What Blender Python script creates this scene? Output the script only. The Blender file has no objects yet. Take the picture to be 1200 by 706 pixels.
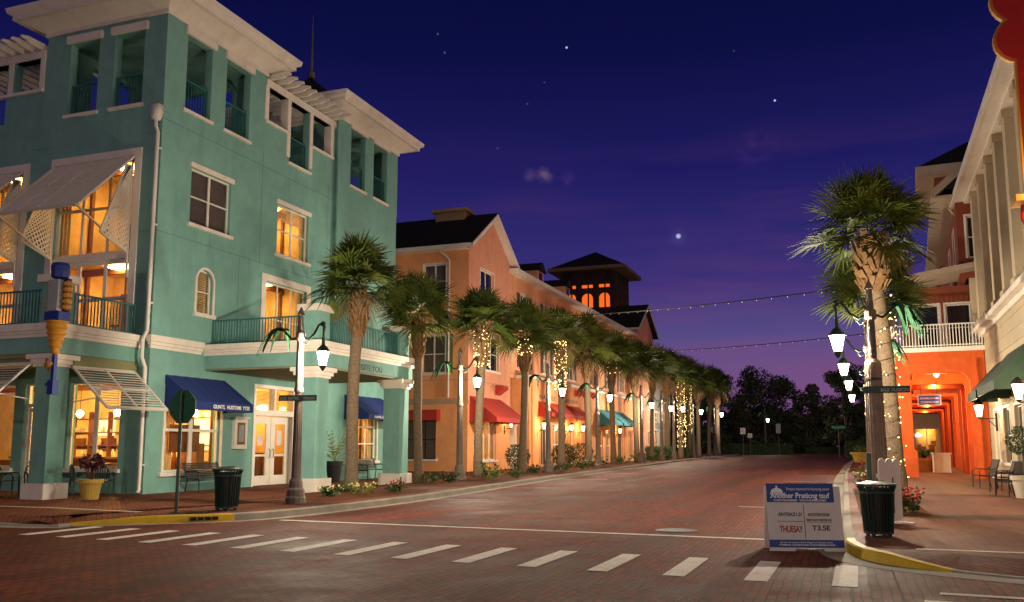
import bpy, math, random
from mathutils import Vector, Matrix
R = math.radians
SC = bpy.context.scene
COL = SC.collection
RND = random.Random(7)

# ------------------------------------------------------------------ camera
cd = bpy.data.cameras.new('camera'); cam = bpy.data.objects.new('camera', cd); COL.objects.link(cam)
cam.location = (0, 0, 1.6)
cam.rotation_euler = (R(90 + 7.5), 0, R(20.3))
cd.sensor_width = 36; cd.lens = 36 * 1030 / 1200; cd.shift_y = 34.4 / 1200
cd.clip_start = .1; cd.clip_end = 3000
SC.camera = cam

# ------------------------------------------------------------------ dusk sky
W = bpy.data.worlds.new('World'); SC.world = W; W.use_nodes = True
nt = W.node_tree; N = nt.nodes; L = nt.links; N.clear()
def nd(t, **k):
    n = N.new(t)
    for a, v in k.items(): setattr(n, a, v)
    return n
def mth(op, a, b=None, c=None, clamp=False):
    n = nd('ShaderNodeMath', operation=op); n.use_clamp = clamp
    for i, v in enumerate((a, b, c)):
        if v is None: continue
        if isinstance(v, (int, float)): n.inputs[i].default_value = v
        else: L.new(v, n.inputs[i])
    return n.outputs[0]
tc = nd('ShaderNodeTexCoord'); sep = nd('ShaderNodeSeparateXYZ'); L.new(tc.outputs['Generated'], sep.inputs[0])
def ramp(fac, stops):
    r = nd('ShaderNodeValToRGB'); L.new(fac, r.inputs[0])
    e = r.color_ramp.elements
    while len(e) < len(stops): e.new(.5)
    for k, (p, c) in zip(e, stops): k.position = p; k.color = (*c, 1)
    return r.outputs[0]
base = ramp(sep.outputs['Z'], [(0, (.185, .072, .20)), (.06, (.175, .076, .21)), (.09, (.142, .074, .215)), (.118, (.092, .068, .225)), (.18, (.038, .028, .17)),
                               (.30, (.0122, .0108, .108)), (.42, (.0036, .0046, .051)), (.52, (.0018, .0028, .036)), (1, (.0008, .0014, .016))])
# thin pink cloud streaks low in the sky
mp = nd('ShaderNodeMapping'); mp.inputs['Scale'].default_value = (3.2, 3.2, 20); L.new(tc.outputs['Generated'], mp.inputs[0])
nz = nd('ShaderNodeTexNoise'); nz.inputs['Scale'].default_value = 1.3; nz.inputs['Detail'].default_value = 5; nz.inputs['Roughness'].default_value = .55
L.new(mp.outputs[0], nz.inputs['Vector'])
cl = mth('MULTIPLY', mth('SUBTRACT', nz.outputs[0], .47, clamp=True), 3.2, clamp=True)
low = mth('SUBTRACT', 1, mth('DIVIDE', sep.outputs['Z'], .36), clamp=True)
east = mth('MULTIPLY_ADD', sep.outputs['X'], 1.5, .95, clamp=True)
cf = mth('MULTIPLY', mth('MULTIPLY', cl, low), mth('MULTIPLY', east, .7))
mx = nd('ShaderNodeMix', data_type='RGBA'); L.new(cf, mx.inputs[0]); L.new(base, mx.inputs[6]); mx.inputs[7].default_value = (.21, .062, .175, 1)
sky = mx.outputs[2]
def pix(u, v):
    p, t = R(7.5), R(20.3)
    f = Vector((-math.sin(t) * math.cos(p), math.cos(t) * math.cos(p), math.sin(p))); r = Vector((math.cos(t), math.sin(t), 0)); up = r.cross(f)
    return (f + r * ((u - 600) / 1030) - up * ((v - 387.4) / 1030)).normalized()
wn = nd('ShaderNodeTexNoise'); wn.inputs['Scale'].default_value = 55; wn.inputs['Detail'].default_value = 4; L.new(tc.outputs['Generated'], wn.inputs['Vector'])
wisp = mth('MULTIPLY', mth('SUBTRACT', wn.outputs[0], .40, clamp=True), 4.5, clamp=True)
def spot(u, v, rad, col, soft):
    """a star, the moon or a faint bright wisp: a small disc at a direction on the sky"""
    global sky
    d = nd('ShaderNodeVectorMath', operation='DISTANCE'); L.new(tc.outputs['Generated'], d.inputs[0]); d.inputs[1].default_value = pix(u, v)
    m = nd('ShaderNodeMapRange', interpolation_type='SMOOTHSTEP'); L.new(d.outputs['Value'], m.inputs[0])
    m.inputs[1].default_value = rad * (1 - soft); m.inputs[2].default_value = rad; m.inputs[3].default_value = 1; m.inputs[4].default_value = 0
    a = nd('ShaderNodeMix', data_type='RGBA', blend_type='ADD'); a.inputs[0].default_value = 1
    s = nd('ShaderNodeMix', data_type='RGBA'); L.new(mth('MULTIPLY', m.outputs[0], wisp) if soft == 1 else m.outputs[0], s.inputs[0]); s.inputs[6].default_value = (0, 0, 0, 1); s.inputs[7].default_value = (*col, 1)
    L.new(sky, a.inputs[6]); L.new(s.outputs[2], a.inputs[7]); sky = a.outputs[2]
spot(795, 277, .0036, (.42, .42, .50), .7); spot(795, 278, .013, (.012, .016, .04), .99)
for u, v, b in ((664, 56, .7), (908, 118, .65), (513, 40, .07), (521, 62, .08), (638, 97, .04), (618, 122, .05), (860, 60, .035), (583, 174, .04)):
    spot(u, v, .0016, (b, b, b * 1.15), .8)
spot(638, 204, .014, (.10, .055, .045), 1); spot(620, 205, .010, (.05, .03, .035), 1); spot(664, 211, .014, (.022, .010, .026), 1); spot(887, 176, .03, (.020, .006, .024), 1)
bg = nd('ShaderNodeBackground'); bg.inputs[1].default_value = .80; L.new(sky, bg.inputs[0])
out = nd('ShaderNodeOutputWorld'); L.new(bg.outputs[0], out.inputs[0])

# one soft warm low light: added fill from behind the camera, raising the whole scene
sd = bpy.data.lights.new('fill_sun', 'SUN'); fill_sun = bpy.data.objects.new('fill_sun', sd); COL.objects.link(fill_sun)
sd.energy = .24; sd.angle = R(50); sd.color = (1, .74, .46)
fill_sun.rotation_euler = Vector((-.72, .45, -.60)).to_track_quat('-Z', 'Y').to_euler()
SC.view_settings.view_transform = 'Standard'; SC.view_settings.look = 'None'; SC.view_settings.exposure = .4; SC.view_settings.gamma = 1
SC.render.engine = 'CYCLES'; cy = SC.cycles
cy.max_bounces = 6; cy.diffuse_bounces = 3; cy.glossy_bounces = 3; cy.transmission_bounces = 4; cy.transparent_max_bounces = 12
cy.sample_clamp_indirect = 4; cy.caustics_reflective = False; cy.caustics_refractive = False; cy.use_denoising = True

# ------------------------------------------------------------------ materials
MATS = {}
def mat(name, col, rough=.7, var=.12, nscale=3.0, bump=0.0, bscale=40., spec=.4, metal=0., emis=None, es=0., dirt=None, sampling=True):
    """principled material whose colour wanders a little with a noise and whose surface has a fine bump"""
    if name in MATS: return MATS[name]
    m = bpy.data.materials.new(name); m.use_nodes = True; t = m.node_tree; b = t.nodes['Principled BSDF']
    b.inputs['Roughness'].default_value = rough; b.inputs['Metallic'].default_value = metal; b.inputs['Specular IOR Level'].default_value = spec
    b.inputs['Base Color'].default_value = (*col, 1)
    tco = t.nodes.new('ShaderNodeTexCoord')
    if var:
        n = t.nodes.new('ShaderNodeTexNoise'); n.inputs['Scale'].default_value = nscale; n.inputs['Detail'].default_value = 6; n.inputs['Roughness'].default_value = .65
        t.links.new(tco.outputs['Object'], n.inputs['Vector'])
        r = t.nodes.new('ShaderNodeValToRGB'); t.links.new(n.outputs[0], r.inputs[0])
        e = r.color_ramp.elements; e[0].position = .3; e[1].position = .72
        e[0].color = (*[max(0, c * (1 - var)) for c in col], 1); e[1].color = (*[min(1, c * (1 + var)) for c in col], 1)
        t.links.new(r.outputs[0], b.inputs['Base Color'])
        if dirt:
            n2 = t.nodes.new('ShaderNodeTexNoise'); n2.inputs['Scale'].default_value = .8; n2.inputs['Detail'].default_value = 9; n2.inputs['Roughness'].default_value = .7
            mpp = t.nodes.new('ShaderNodeMapping'); mpp.inputs['Scale'].default_value = (1.3, 1.3, .22); t.links.new(tco.outputs['Object'], mpp.inputs[0]); t.links.new(mpp.outputs[0], n2.inputs['Vector'])
            r2 = t.nodes.new('ShaderNodeValToRGB'); t.links.new(n2.outputs[0], r2.inputs[0]); r2.color_ramp.elements[0].position = .5; r2.color_ramp.elements[1].position = .78
            r2.color_ramp.elements[0].color = (0, 0, 0, 1); r2.color_ramp.elements[1].color = (.75, .75, .75, 1)
            x = t.nodes.new('ShaderNodeMix'); x.data_type = 'RGBA'; t.links.new(r2.outputs[0], x.inputs[0]); t.links.new(r.outputs[0], x.inputs[6]); x.inputs[7].default_value = (*dirt, 1)
            t.links.new(x.outputs[2], b.inputs['Base Color'])
    if bump:
        n = t.nodes.new('ShaderNodeTexNoise'); n.inputs['Scale'].default_value = bscale; n.inputs['Detail'].default_value = 4
        t.links.new(tco.outputs['Object'], n.inputs['Vector'])
        bp = t.nodes.new('ShaderNodeBump'); bp.inputs['Strength'].default_value = bump; bp.inputs['Distance'].default_value = .02
        t.links.new(n.outputs[0], bp.inputs['Height']); t.links.new(bp.outputs[0], b.inputs['Normal'])
    if emis:
        b.inputs['Emission Color'].default_value = (*emis, 1); b.inputs['Emission Strength'].default_value = es
    if not sampling: m.cycles.emission_sampling = 'NONE'
    MATS[name] = m; return m

def brick_mat(name, c1, c2, mortar, bw, rh, ms, rot=0., rough=.55, bump=.5, stain=.5):
    m = bpy.data.materials.new(name); m.use_nodes = True; t = m.node_tree; b = t.nodes['Principled BSDF']; k = t.links
    tco = t.nodes.new('ShaderNodeTexCoord'); mpp = t.nodes.new('ShaderNodeMapping'); mpp.inputs['Rotation'].default_value = (0, 0, rot); k.new(tco.outputs['Object'], mpp.inputs[0])
    wob = t.nodes.new('ShaderNodeTexNoise'); wob.inputs['Scale'].default_value = .7; k.new(mpp.outputs[0], wob.inputs['Vector'])
    wm = t.nodes.new('ShaderNodeVectorMath'); wm.operation = 'MULTIPLY_ADD'; k.new(wob.outputs['Color'], wm.inputs[0]); wm.inputs[1].default_value = (.12, .12, 0); k.new(mpp.outputs[0], wm.inputs[2])
    b.inputs['Specular IOR Level'].default_value = .11
    br = t.nodes.new('ShaderNodeTexBrick'); k.new(wm.outputs[0], br.inputs['Vector'])
    br.inputs['Scale'].default_value = 1; br.inputs['Brick Width'].default_value = bw; br.inputs['Row Height'].default_value = rh; br.inputs['Mortar Size'].default_value = ms; br.inputs['Mortar Smooth'].default_value = .3
    br.inputs['Color1'].default_value = (*c1, 1); br.inputs['Color2'].default_value = (*c2, 1); br.inputs['Mortar'].default_value = (*mortar, 1); br.inputs['Bias'].default_value = -.1
    n = t.nodes.new('ShaderNodeTexNoise'); n.inputs['Scale'].default_value = .45; n.inputs['Detail'].default_value = 8; n.inputs['Roughness'].default_value = .7; k.new(tco.outputs['Object'], n.inputs['Vector'])
    r = t.nodes.new('ShaderNodeValToRGB'); k.new(n.outputs[0], r.inputs[0]); r.color_ramp.elements[0].position = .36; r.color_ramp.elements[1].position = .66
    s = 1 - stain; r.color_ramp.elements[0].color = (s, s, s, 1); r.color_ramp.elements[1].color = (1.1, 1.05, 1, 1)
    x = t.nodes.new('ShaderNodeMix'); x.data_type = 'RGBA'; x.blend_type = 'MULTIPLY'; x.inputs[0].default_value = 1; k.new(br.outputs[0], x.inputs[6]); k.new(r.outputs[0], x.inputs[7]); k.new(x.outputs[2], b.inputs['Base Color'])
    tm = t.nodes.new('ShaderNodeMapping'); tm.inputs['Scale'].default_value = (.9, .035, 1); k.new(tco.outputs['Object'], tm.inputs[0])
    tn = t.nodes.new('ShaderNodeTexNoise'); tn.inputs['Scale'].default_value = 1; tn.inputs['Detail'].default_value = 5; k.new(tm.outputs[0], tn.inputs['Vector'])
    on = t.nodes.new('ShaderNodeTexNoise'); on.inputs['Scale'].default_value = 1.9; on.inputs['Detail'].default_value = 7; on.inputs['Roughness'].default_value = .6; k.new(tco.outputs['Object'], on.inputs['Vector'])
    t1 = t.nodes.new('ShaderNodeMapRange'); k.new(tn.outputs[0], t1.inputs[0]); t1.inputs[1].default_value = .38; t1.inputs[2].default_value = .62; t1.inputs[3].default_value = .66; t1.inputs[4].default_value = 1.1
    t2 = t.nodes.new('ShaderNodeMapRange'); k.new(on.outputs[0], t2.inputs[0]); t2.inputs[1].default_value = .62; t2.inputs[2].default_value = .72; t2.inputs[3].default_value = 1; t2.inputs[4].default_value = .5
    tx = t.nodes.new('ShaderNodeMath'); tx.operation = 'MULTIPLY'; k.new(t1.outputs[0], tx.inputs[0]); k.new(t2.outputs[0], tx.inputs[1])
    x2 = t.nodes.new('ShaderNodeMix'); x2.data_type = 'RGBA'; x2.blend_type = 'MULTIPLY'; x2.inputs[0].default_value = 1; k.new(x.outputs[2], x2.inputs[6]); k.new(tx.outputs[0], x2.inputs[7]); k.new(x2.outputs[2], b.inputs['Base Color'])
    rr = t.nodes.new('ShaderNodeMapRange'); k.new(n.outputs[0], rr.inputs[0]); rr.inputs[1].default_value = .3; rr.inputs[2].default_value = .7; rr.inputs[3].default_value = rough - .12; rr.inputs[4].default_value = rough + .18; k.new(rr.outputs[0], b.inputs['Roughness'])
    fn = t.nodes.new('ShaderNodeTexNoise'); fn.inputs['Scale'].default_value = 60; fn.inputs['Detail'].default_value = 3; k.new(tco.outputs['Object'], fn.inputs['Vector'])
    ad = t.nodes.new('ShaderNodeMath'); ad.operation = 'MULTIPLY_ADD'; k.new(br.outputs['Fac'], ad.inputs[0]); ad.inputs[1].default_value = -1; k.new(fn.outputs[0], ad.inputs[2])
    bp = t.nodes.new('ShaderNodeBump'); bp.inputs['Strength'].default_value = bump; bp.inputs['Distance'].default_value = .012; k.new(ad.outputs[0], bp.inputs['Height']); k.new(bp.outputs[0], b.inputs['Normal'])
    MATS[name] = m; return m

def worn_paint(name):
    """road paint rubbed through to the bricks in places"""
    m = mat(name, (.78, .72, .65), .75, .12, 9, .4, 60, .2); t = m.node_tree; b = t.nodes['Principled BSDF']; src = b.inputs['Base Color'].links[0].from_socket
    tco = t.nodes.new('ShaderNodeTexCoord'); f = None
    for sc, lo, hi in ((34, .52, .66), (3.2, .50, .72)):
        n = t.nodes.new('ShaderNodeTexNoise'); n.inputs['Scale'].default_value = sc; n.inputs['Detail'].default_value = 8; n.inputs['Roughness'].default_value = .7; t.links.new(tco.outputs['Object'], n.inputs['Vector'])
        r = t.nodes.new('ShaderNodeMapRange'); t.links.new(n.outputs[0], r.inputs[0]); r.inputs[1].default_value = lo; r.inputs[2].default_value = hi; r.inputs[3].default_value = 0; r.inputs[4].default_value = .55
        if f is None: f = r.outputs[0]
        else:
            a = t.nodes.new('ShaderNodeMath'); a.operation = 'MAXIMUM'; t.links.new(f, a.inputs[0]); t.links.new(r.outputs[0], a.inputs[1]); f = a.outputs[0]
    x = t.nodes.new('ShaderNodeMix'); x.data_type = 'RGBA'; t.links.new(f, x.inputs[0]); t.links.new(src, x.inputs[6]); x.inputs[7].default_value = (.17, .055, .034, 1); t.links.new(x.outputs[2], b.inputs['Base Color']); return m

def glass_mat(name, tint, mixf):
    m = bpy.data.materials.new(name); m.use_nodes = True; t = m.node_tree; t.nodes.clear()
    a = t.nodes.new('ShaderNodeBsdfTransparent'); a.inputs[0].default_value = (*tint, 1); g = t.nodes.new('ShaderNodeBsdfGlossy'); g.inputs['Roughness'].default_value = .04; g.inputs[0].default_value = (.8, .85, .9, 1)
    f = t.nodes.new('ShaderNodeLayerWeight'); f.inputs[0].default_value = .5
    pw = t.nodes.new('ShaderNodeMath'); pw.operation = 'POWER'; t.links.new(f.outputs['Facing'], pw.inputs[0]); pw.inputs[1].default_value = 4
    ad = t.nodes.new('ShaderNodeMath'); ad.operation = 'MULTIPLY_ADD'; t.links.new(pw.outputs[0], ad.inputs[0]); ad.inputs[1].default_value = mixf; ad.inputs[2].default_value = .025
    x = t.nodes.new('ShaderNodeMixShader'); t.links.new(ad.outputs[0], x.inputs[0]); t.links.new(a.outputs[0], x.inputs[1]); t.links.new(g.outputs[0], x.inputs[2])
    o = t.nodes.new('ShaderNodeOutputMaterial'); t.links.new(x.outputs[0], o.inputs[0]); MATS[name] = m; return m

def lantern_mat(name, col, es):
    """frosted lamp glass: glows, and half of the bulb's light passes through"""
    m = bpy.data.materials.new(name); m.use_nodes = True; t = m.node_tree; t.nodes.clear()
    a = t.nodes.new('ShaderNodeBsdfTransparent'); e = t.nodes.new('ShaderNodeEmission'); e.inputs[0].default_value = (*col, 1); e.inputs[1].default_value = es
    x = t.nodes.new('ShaderNodeMixShader'); x.inputs[0].default_value = .3; t.links.new(a.outputs[0], x.inputs[1]); t.links.new(e.outputs[0], x.inputs[2])
    o = t.nodes.new('ShaderNodeOutputMaterial'); t.links.new(x.outputs[0], o.inputs[0]); m.cycles.emission_sampling = 'NONE'; MATS[name] = m; return m

TEAL = mat('teal_stucco', (.185, .375, .332), .85, .10, 2.2, .35, 45, .2, dirt=(.115, .265, .235))
TEALD = mat('teal_metal_rail', (.03, .15, .14), .5, .1)
WHITE = mat('white_trim', (.74, .68, .60), .6, .06, 4, .1, 30, .3, dirt=(.52, .46, .38))
WHITEP = mat('white_paint_metal', (.72, .68, .60), .5, .05)
LATT = mat('white_lattice', (.66, .60, .50), .6, .06)
ORANGE = mat('orange_stucco', (.78, .345, .145), .85, .10, 2, .35, 45, .2, dirt=(.5, .17, .05))
PEACH = mat('peach_stucco', (.74, .35, .19), .85, .09, 2, .35, 45, .2, dirt=(.58, .24, .11))
PINK = mat('pink_stucco', (.68, .30, .19), .85, .09, 2, .35, 45, .2, dirt=(.44, .19, .12))
REDOR = mat('red_orange_stucco', (.54, .092, .020), .85, .16, 2.4, .5, 38, .15, dirt=(.34, .06, .016))
CREAM = mat('cream_siding', (.50, .41, .275), .75, .08, 3, .15, 30, .3, dirt=(.32, .28, .21))
OLIVE = mat('olive_soffit', (.22, .22, .11), .8, .1)
ROOF = mat('dark_shingle', (.018, .016, .015), .85, .3, 9, .6, 25, .2)
TOWERB = mat('dark_brick', (.062, .040, .028), .85, .25, 6, .4, 25, .2)
DARKF = mat('dark_bronze_frame', (.02, .018, .016), .5, .1)
GREENM = mat('dark_green_metal', (.010, .040, .026), .45, .15, 6, .1, 40, .5)
SIGNG = mat('street_sign_green', (.008, .045, .028), .45, .1)
STOPB = mat('stop_sign_back', (.015, .11, .045), .5, .18, 5)
BLACKM = mat('black_metal', (.012, .013, .013), .45, .15)
BENCH = mat('dark_bench_slats', (.02, .024, .02), .5, .2)
CONC = mat('concrete_kerb', (.30, .27, .23), .85, .18, 3, .4, 60, .2, dirt=(.17, .15, .12))
YEL = mat('yellow_kerb_paint', (.62, .40, .015), .65, .14, 5, .3, 50, .3, dirt=(.40, .27, .03))
LINE = worn_paint('worn_road_paint')
NAVY = mat('navy_canvas', (.010, .028, .16), .8, .1, 4, .15, 60)
REDC = mat('red_canvas', (.42, .032, .02), .8, .1, 4, .15, 60)
TEALC = mat('teal_canvas', (.03, .16, .19), .8, .1, 4, .15, 60)
GRNC = mat('green_canvas', (.02, .05, .035), .8, .15, 4, .15, 60)
TRUNK = mat('palm_bark', (.145, .105, .068), .9, .35, 14, .7, 30, .1)
BOOT = mat('palm_boot', (.15, .085, .04), .85, .35, 10, .3, 40, .1)
LEAFS = [mat('palm_leaf_a', (.075, .105, .018), .6, .3, 2.5, spec=.12), mat('palm_leaf_b', (.052, .082, .016), .6, .3, 2.5, spec=.12), mat('palm_leaf_c', (.10, .115, .024), .6, .3, 2.5, spec=.12)]
LEAFD = mat('dark_tree_leaf', (.045, .058, .020), .7, .4, 1.2)
HEDGE = mat('hedge_leaf', (.035, .06, .015), .7, .4, 3)
SHRUB = mat('shrub_leaf', (.05, .09, .02), .6, .4, 8)
YLEAF = mat('yellow_green_leaf', (.22, .22, .03), .6, .35, 8)
REDL = mat('red_leaf', (.10, .02, .025), .6, .4, 8)
FLOWR = mat('red_flower', (.42, .03, .03), .6, .3, 8)
FLOWY = mat('pale_flower', (.6, .5, .25), .6, .3, 8)
MULCH = mat('mulch', (.10, .035, .018), .95, .4, 20, .8, 30, .1)
POTY = mat('yellow_glazed_pot', (.50, .33, .06), .6, .12, 4, .1)
POTW = mat('pale_stone_pot', (.5, .43, .33), .8, .12, 4, .2)
TERRA = mat('terracotta', (.45, .16, .04), .8, .12, 4, .2)
POLE = mat('grey_lamp_pole', (.15, .12, .10), .6, .15, 6, .1, 40, .4)
GOLD = mat('gold_paint', (.50, .22, .015), .5, .15, 8)
BLUEP = mat('blue_paint', (.012, .03, .22), .5, .1)
GREYP = mat('grey_panel', (.30, .32, .33), .5, .1)
REDS = mat('red_sign_paint', (.45, .018, .010), .5, .12, 3)
YTRIM = mat('yellow_sign_trim', (.50, .24, .03), .5, .1)
SIGNW = mat('white_sign_board', (.60, .55, .52), .5, .06, 3)
SIGNB = mat('blue_sign_panel', (.018, .05, .22), .5, .08, 3)
INK = mat('dark_ink', (.03, .03, .04), .7, 0)
INKR = mat('red_ink', (.35, .015, .015), .7, 0)
INKW = mat('white_ink', (.8, .8, .78), .7, 0)
INKB = mat('blue_ink', (.04, .10, .42), .7, 0)
CURT = mat('grey_blind', (.16, .125, .10), .9, .15, 6)
BLIND = mat('cream_blind', (.75, .55, .28), .8, .08, 6)
INWALL = mat('warm_room_wall', (.80, .54, .22), .9, .35, .9)
INWOOD = mat('dark_wood', (.16, .06, .02), .6, .3, 3)
INFLOOR = mat('brown_room_floor', (.22, .10, .04), .7, .2)
GLOW = mat('warm_ceiling_glow', (.8, .6, .3), .5, 0, emis=(1, .60, .19), es=38)
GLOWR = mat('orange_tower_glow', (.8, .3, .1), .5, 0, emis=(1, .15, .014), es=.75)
PEND = mat('pendant_glow', (.8, .6, .3), .5, 0, emis=(1, .74, .36), es=14, sampling=False)
BULB = mat('fairy_bulb', (.8, .6, .3), .5, 0, emis=(1, .66, .22), es=6, sampling=False)
BULBW = mat('cool_bulb', (.5, .5, .5), .5, 0, emis=(1, .9, .7), es=.8, sampling=False)
LANT = lantern_mat('lantern_glass', (1, .88, .66), 34)
LANTW = lantern_mat('wall_lantern_glass', (1, .70, .34), 20)
GLASS = glass_mat('window_glass', (.97, .96, .93), .55)
DGLASS = mat('dark_glass', (.010, .011, .014), .08, 0, spec=.5)
CARP = mat('pale_car_paint', (.30, .31, .33), .25, .05, spec=.6)
TYRE = mat('tyre_rubber', (.015, .015, .015), .8, .1)
WIRE = mat('black_wire', (.01, .01, .01), .6, 0)
ROADB = brick_mat('road_brick', (.25, .050, .026), (.125, .027, .016), (.05, .019, .012), .21, .105, .011, R(90), .70, .6, .5)
WALKB = brick_mat('walk_brick', (.23, .075, .040), (.16, .052, .030), (.06, .026, .018), .21, .105, .008, R(45), .70, .6, .35)
GRASS = mat('grass', (.035, .055, .015), .9, .4, 3, .6, 20, .1)
ASPH = mat('asphalt', (.045, .04, .036), .8, .2, 6, .4, 60)

# ------------------------------------------------------------------ mesh builder
def V3(p): return Vector(p)
class MB:
    def __init__(s): s.v = []; s.f = []
    def add(s, vs, fs):
        o = len(s.v); s.v += [tuple(p) for p in vs]; s.f += [tuple(i + o for i in f) for f in fs]; return s
    def quad(s, *p): return s.add(p, [tuple(range(len(p)))])
    def box(s, x0, x1, y0, y1, z0, z1):
        x0, x1 = sorted((x0, x1)); y0, y1 = sorted((y0, y1)); z0, z1 = sorted((z0, z1))
        return s.add([(x0, y0, z0), (x1, y0, z0), (x1, y1, z0), (x0, y1, z0), (x0, y0, z1), (x1, y0, z1), (x1, y1, z1), (x0, y1, z1)],
                     [(0, 3, 2, 1), (4, 5, 6, 7), (0, 1, 5, 4), (1, 2, 6, 5), (2, 3, 7, 6), (3, 0, 4, 7)])
    def ob(s, P, a, b, d0, d1, z0, z1):
        """box on a wall frame P=(origin, along, outward): a..b along, d0..d1 outward"""
        o, u, n = P
        c = []
        for z in (z0, z1):
            for (q, d) in ((a, d0), (b, d0), (b, d1), (a, d1)): c.append((o[0] + u[0] * q + n[0] * d, o[1] + u[1] * q + n[1] * d, z))
        return s.add(c, [(0, 3, 2, 1), (4, 5, 6, 7), (0, 1, 5, 4), (1, 2, 6, 5), (2, 3, 7, 6), (3, 0, 4, 7)])
    def bar(s, p, q, w, h=None, up=(0, 0, 1)):
        """square bar from p to q"""
        p, q = V3(p), V3(q); h = h or w; d = (q - p).normalized(); up = V3(up)
        if abs(d.dot(up)) > .98: up = Vector((1, 0, 0))
        a = d.cross(up).normalized(); b = a.cross(d).normalized(); a *= w / 2; b *= h / 2
        return s.add([p - a - b, p + a - b, p + a + b, p - a + b, q - a - b, q + a - b, q + a + b, q - a + b],
                     [(0, 3, 2, 1), (4, 5, 6, 7), (0, 1, 5, 4), (1, 2, 6, 5), (2, 3, 7, 6), (3, 0, 4, 7)])
    def tube(s, pts, r, n=8, caps=True):
        pts = [V3(p) for p in pts]; rs = r if isinstance(r, (list, tuple)) else [r] * len(pts)
        rings = []; ref = Vector((0, 0, 1))
        o = len(s.v)
        for i, p in enumerate(pts):
            d = (pts[min(i + 1, len(pts) - 1)] - pts[max(i - 1, 0)]).normalized()
            rf = ref if abs(d.dot(ref)) < .95 else Vector((1, 0, 0))
            a = d.cross(rf).normalized(); b = a.cross(d).normalized()
            for k in range(n):
                t = 2 * math.pi * k / n; s.v.append(tuple(p + (a * math.cos(t) + b * math.sin(t)) * rs[i]))
        for i in range(len(pts) - 1):
            for k in range(n):
                s.f.append((o + i * n + k, o + i * n + (k + 1) % n, o + (i + 1) * n + (k + 1) % n, o + (i + 1) * n + k))
        if caps:
            s.f.append(tuple(o + k for k in range(n))[::-1]); s.f.append(tuple(o + (len(pts) - 1) * n + k for k in range(n)))
        return s
    def lathe(s, prof, c=(0, 0, 0), n=16, cap=True, phase=0.):
        o = len(s.v)
        for (r, z) in prof:
            for k in range(n):
                t = 2 * math.pi * k / n + phase; s.v.append((c[0] + r * math.cos(t), c[1] + r * math.sin(t), c[2] + z))
        for i in range(len(prof) - 1):
            for k in range(n): s.f.append((o + i * n + k, o + i * n + (k + 1) % n, o + (i + 1) * n + (k + 1) % n, o + (i + 1) * n + k))
        if cap: s.f.append(tuple(o + k for k in range(n))[::-1]); s.f.append(tuple(o + (len(prof) - 1) * n + k for k in range(n)))
        return s
    def ball(s, c, r, n=8, m=6, sz=1.):
        pr = [(max(.001, r * math.sin(math.pi * i / m)), -r * sz * math.cos(math.pi * i / m)) for i in range(m + 1)]
        return s.lathe(pr, c, n)
    def octa(s, c, r):
        x, y, z = c
        return s.add([(x + r, y, z), (x - r, y, z), (x, y + r, z), (x, y - r, z), (x, y, z + r), (x, y, z - r)],
                     [(0, 2, 4), (2, 1, 4), (1, 3, 4), (3, 0, 4), (2, 0, 5), (1, 2, 5), (3, 1, 5), (0, 3, 5)])
    def prism(s, poly, off):
        n = len(poly); off = V3(off); a = [V3(p) for p in poly]; b = [p + off for p in a]
        return s.add(a + b, [tuple(range(n))[::-1], tuple(range(n, 2 * n))] + [(i, (i + 1) % n, n + (i + 1) % n, n + i) for i in range(n)])
    def build(s, name, m, parent=None, smooth=False, loc=None):
        me = bpy.data.meshes.new(name); me.from_pydata(s.v, [], s.f); me.validate()
        me.materials.append(m)
        if smooth:
            for p in me.polygons: p.use_smooth = True
        o = bpy.data.objects.new(name, me); COL.objects.link(o)
        if parent is not None:
            o.parent = parent
            if parent.get('_w'): o.location = -parent.location
        if loc is not None: o.location = loc
        me.update(); return o
def tag(o, label=None, cat=None, group=None, kind=None):
    if label: o['label'] = label
    if cat: o['category'] = cat
    if group: o['group'] = group
    if kind: o['kind'] = kind
    return o
WR = []
def thing(name, label, cat, loc=(0, 0, 0), rz=0., group=None, world=False):
    """Empty at a thing's base; world=True: its parts are written in world coordinates"""
    o = bpy.data.objects.new(name, None); COL.objects.link(o); o.location = loc; o.rotation_euler = (0, 0, rz); o.empty_display_size = .2
    tag(o, label, cat, group)
    if world: o['_w'] = 1; WR.append(o)
    return o
def copy_tree(o, parent=None):
    c = o.copy(); COL.objects.link(c)
    if parent is not None: c.parent = parent
    for ch in list(o.children): copy_tree(ch, c)
    return c
def place(proto, used, loc, rz, label, group=None, s=1.):
    o = proto if not used else copy_tree(proto)
    used.append(1); o.location = loc; o.rotation_euler = (0, 0, rz); o.scale = (s, s, s)
    o['label'] = label
    if group: o['group'] = group
    return o
def struct(o): o['kind'] = 'structure'; return o
def light(name, loc, power, col=(1, .62, .26), r=.08, parent=None):
    d = bpy.data.lights.new(name, 'POINT'); d.energy = power; d.color = col; d.shadow_soft_size = r
    o = bpy.data.objects.new(name, d); COL.objects.link(o); o.location = loc
    if parent is not None:
        o.parent = parent
        if parent.get('_w'): o.location = Vector(loc) - parent.location
    return o
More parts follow.
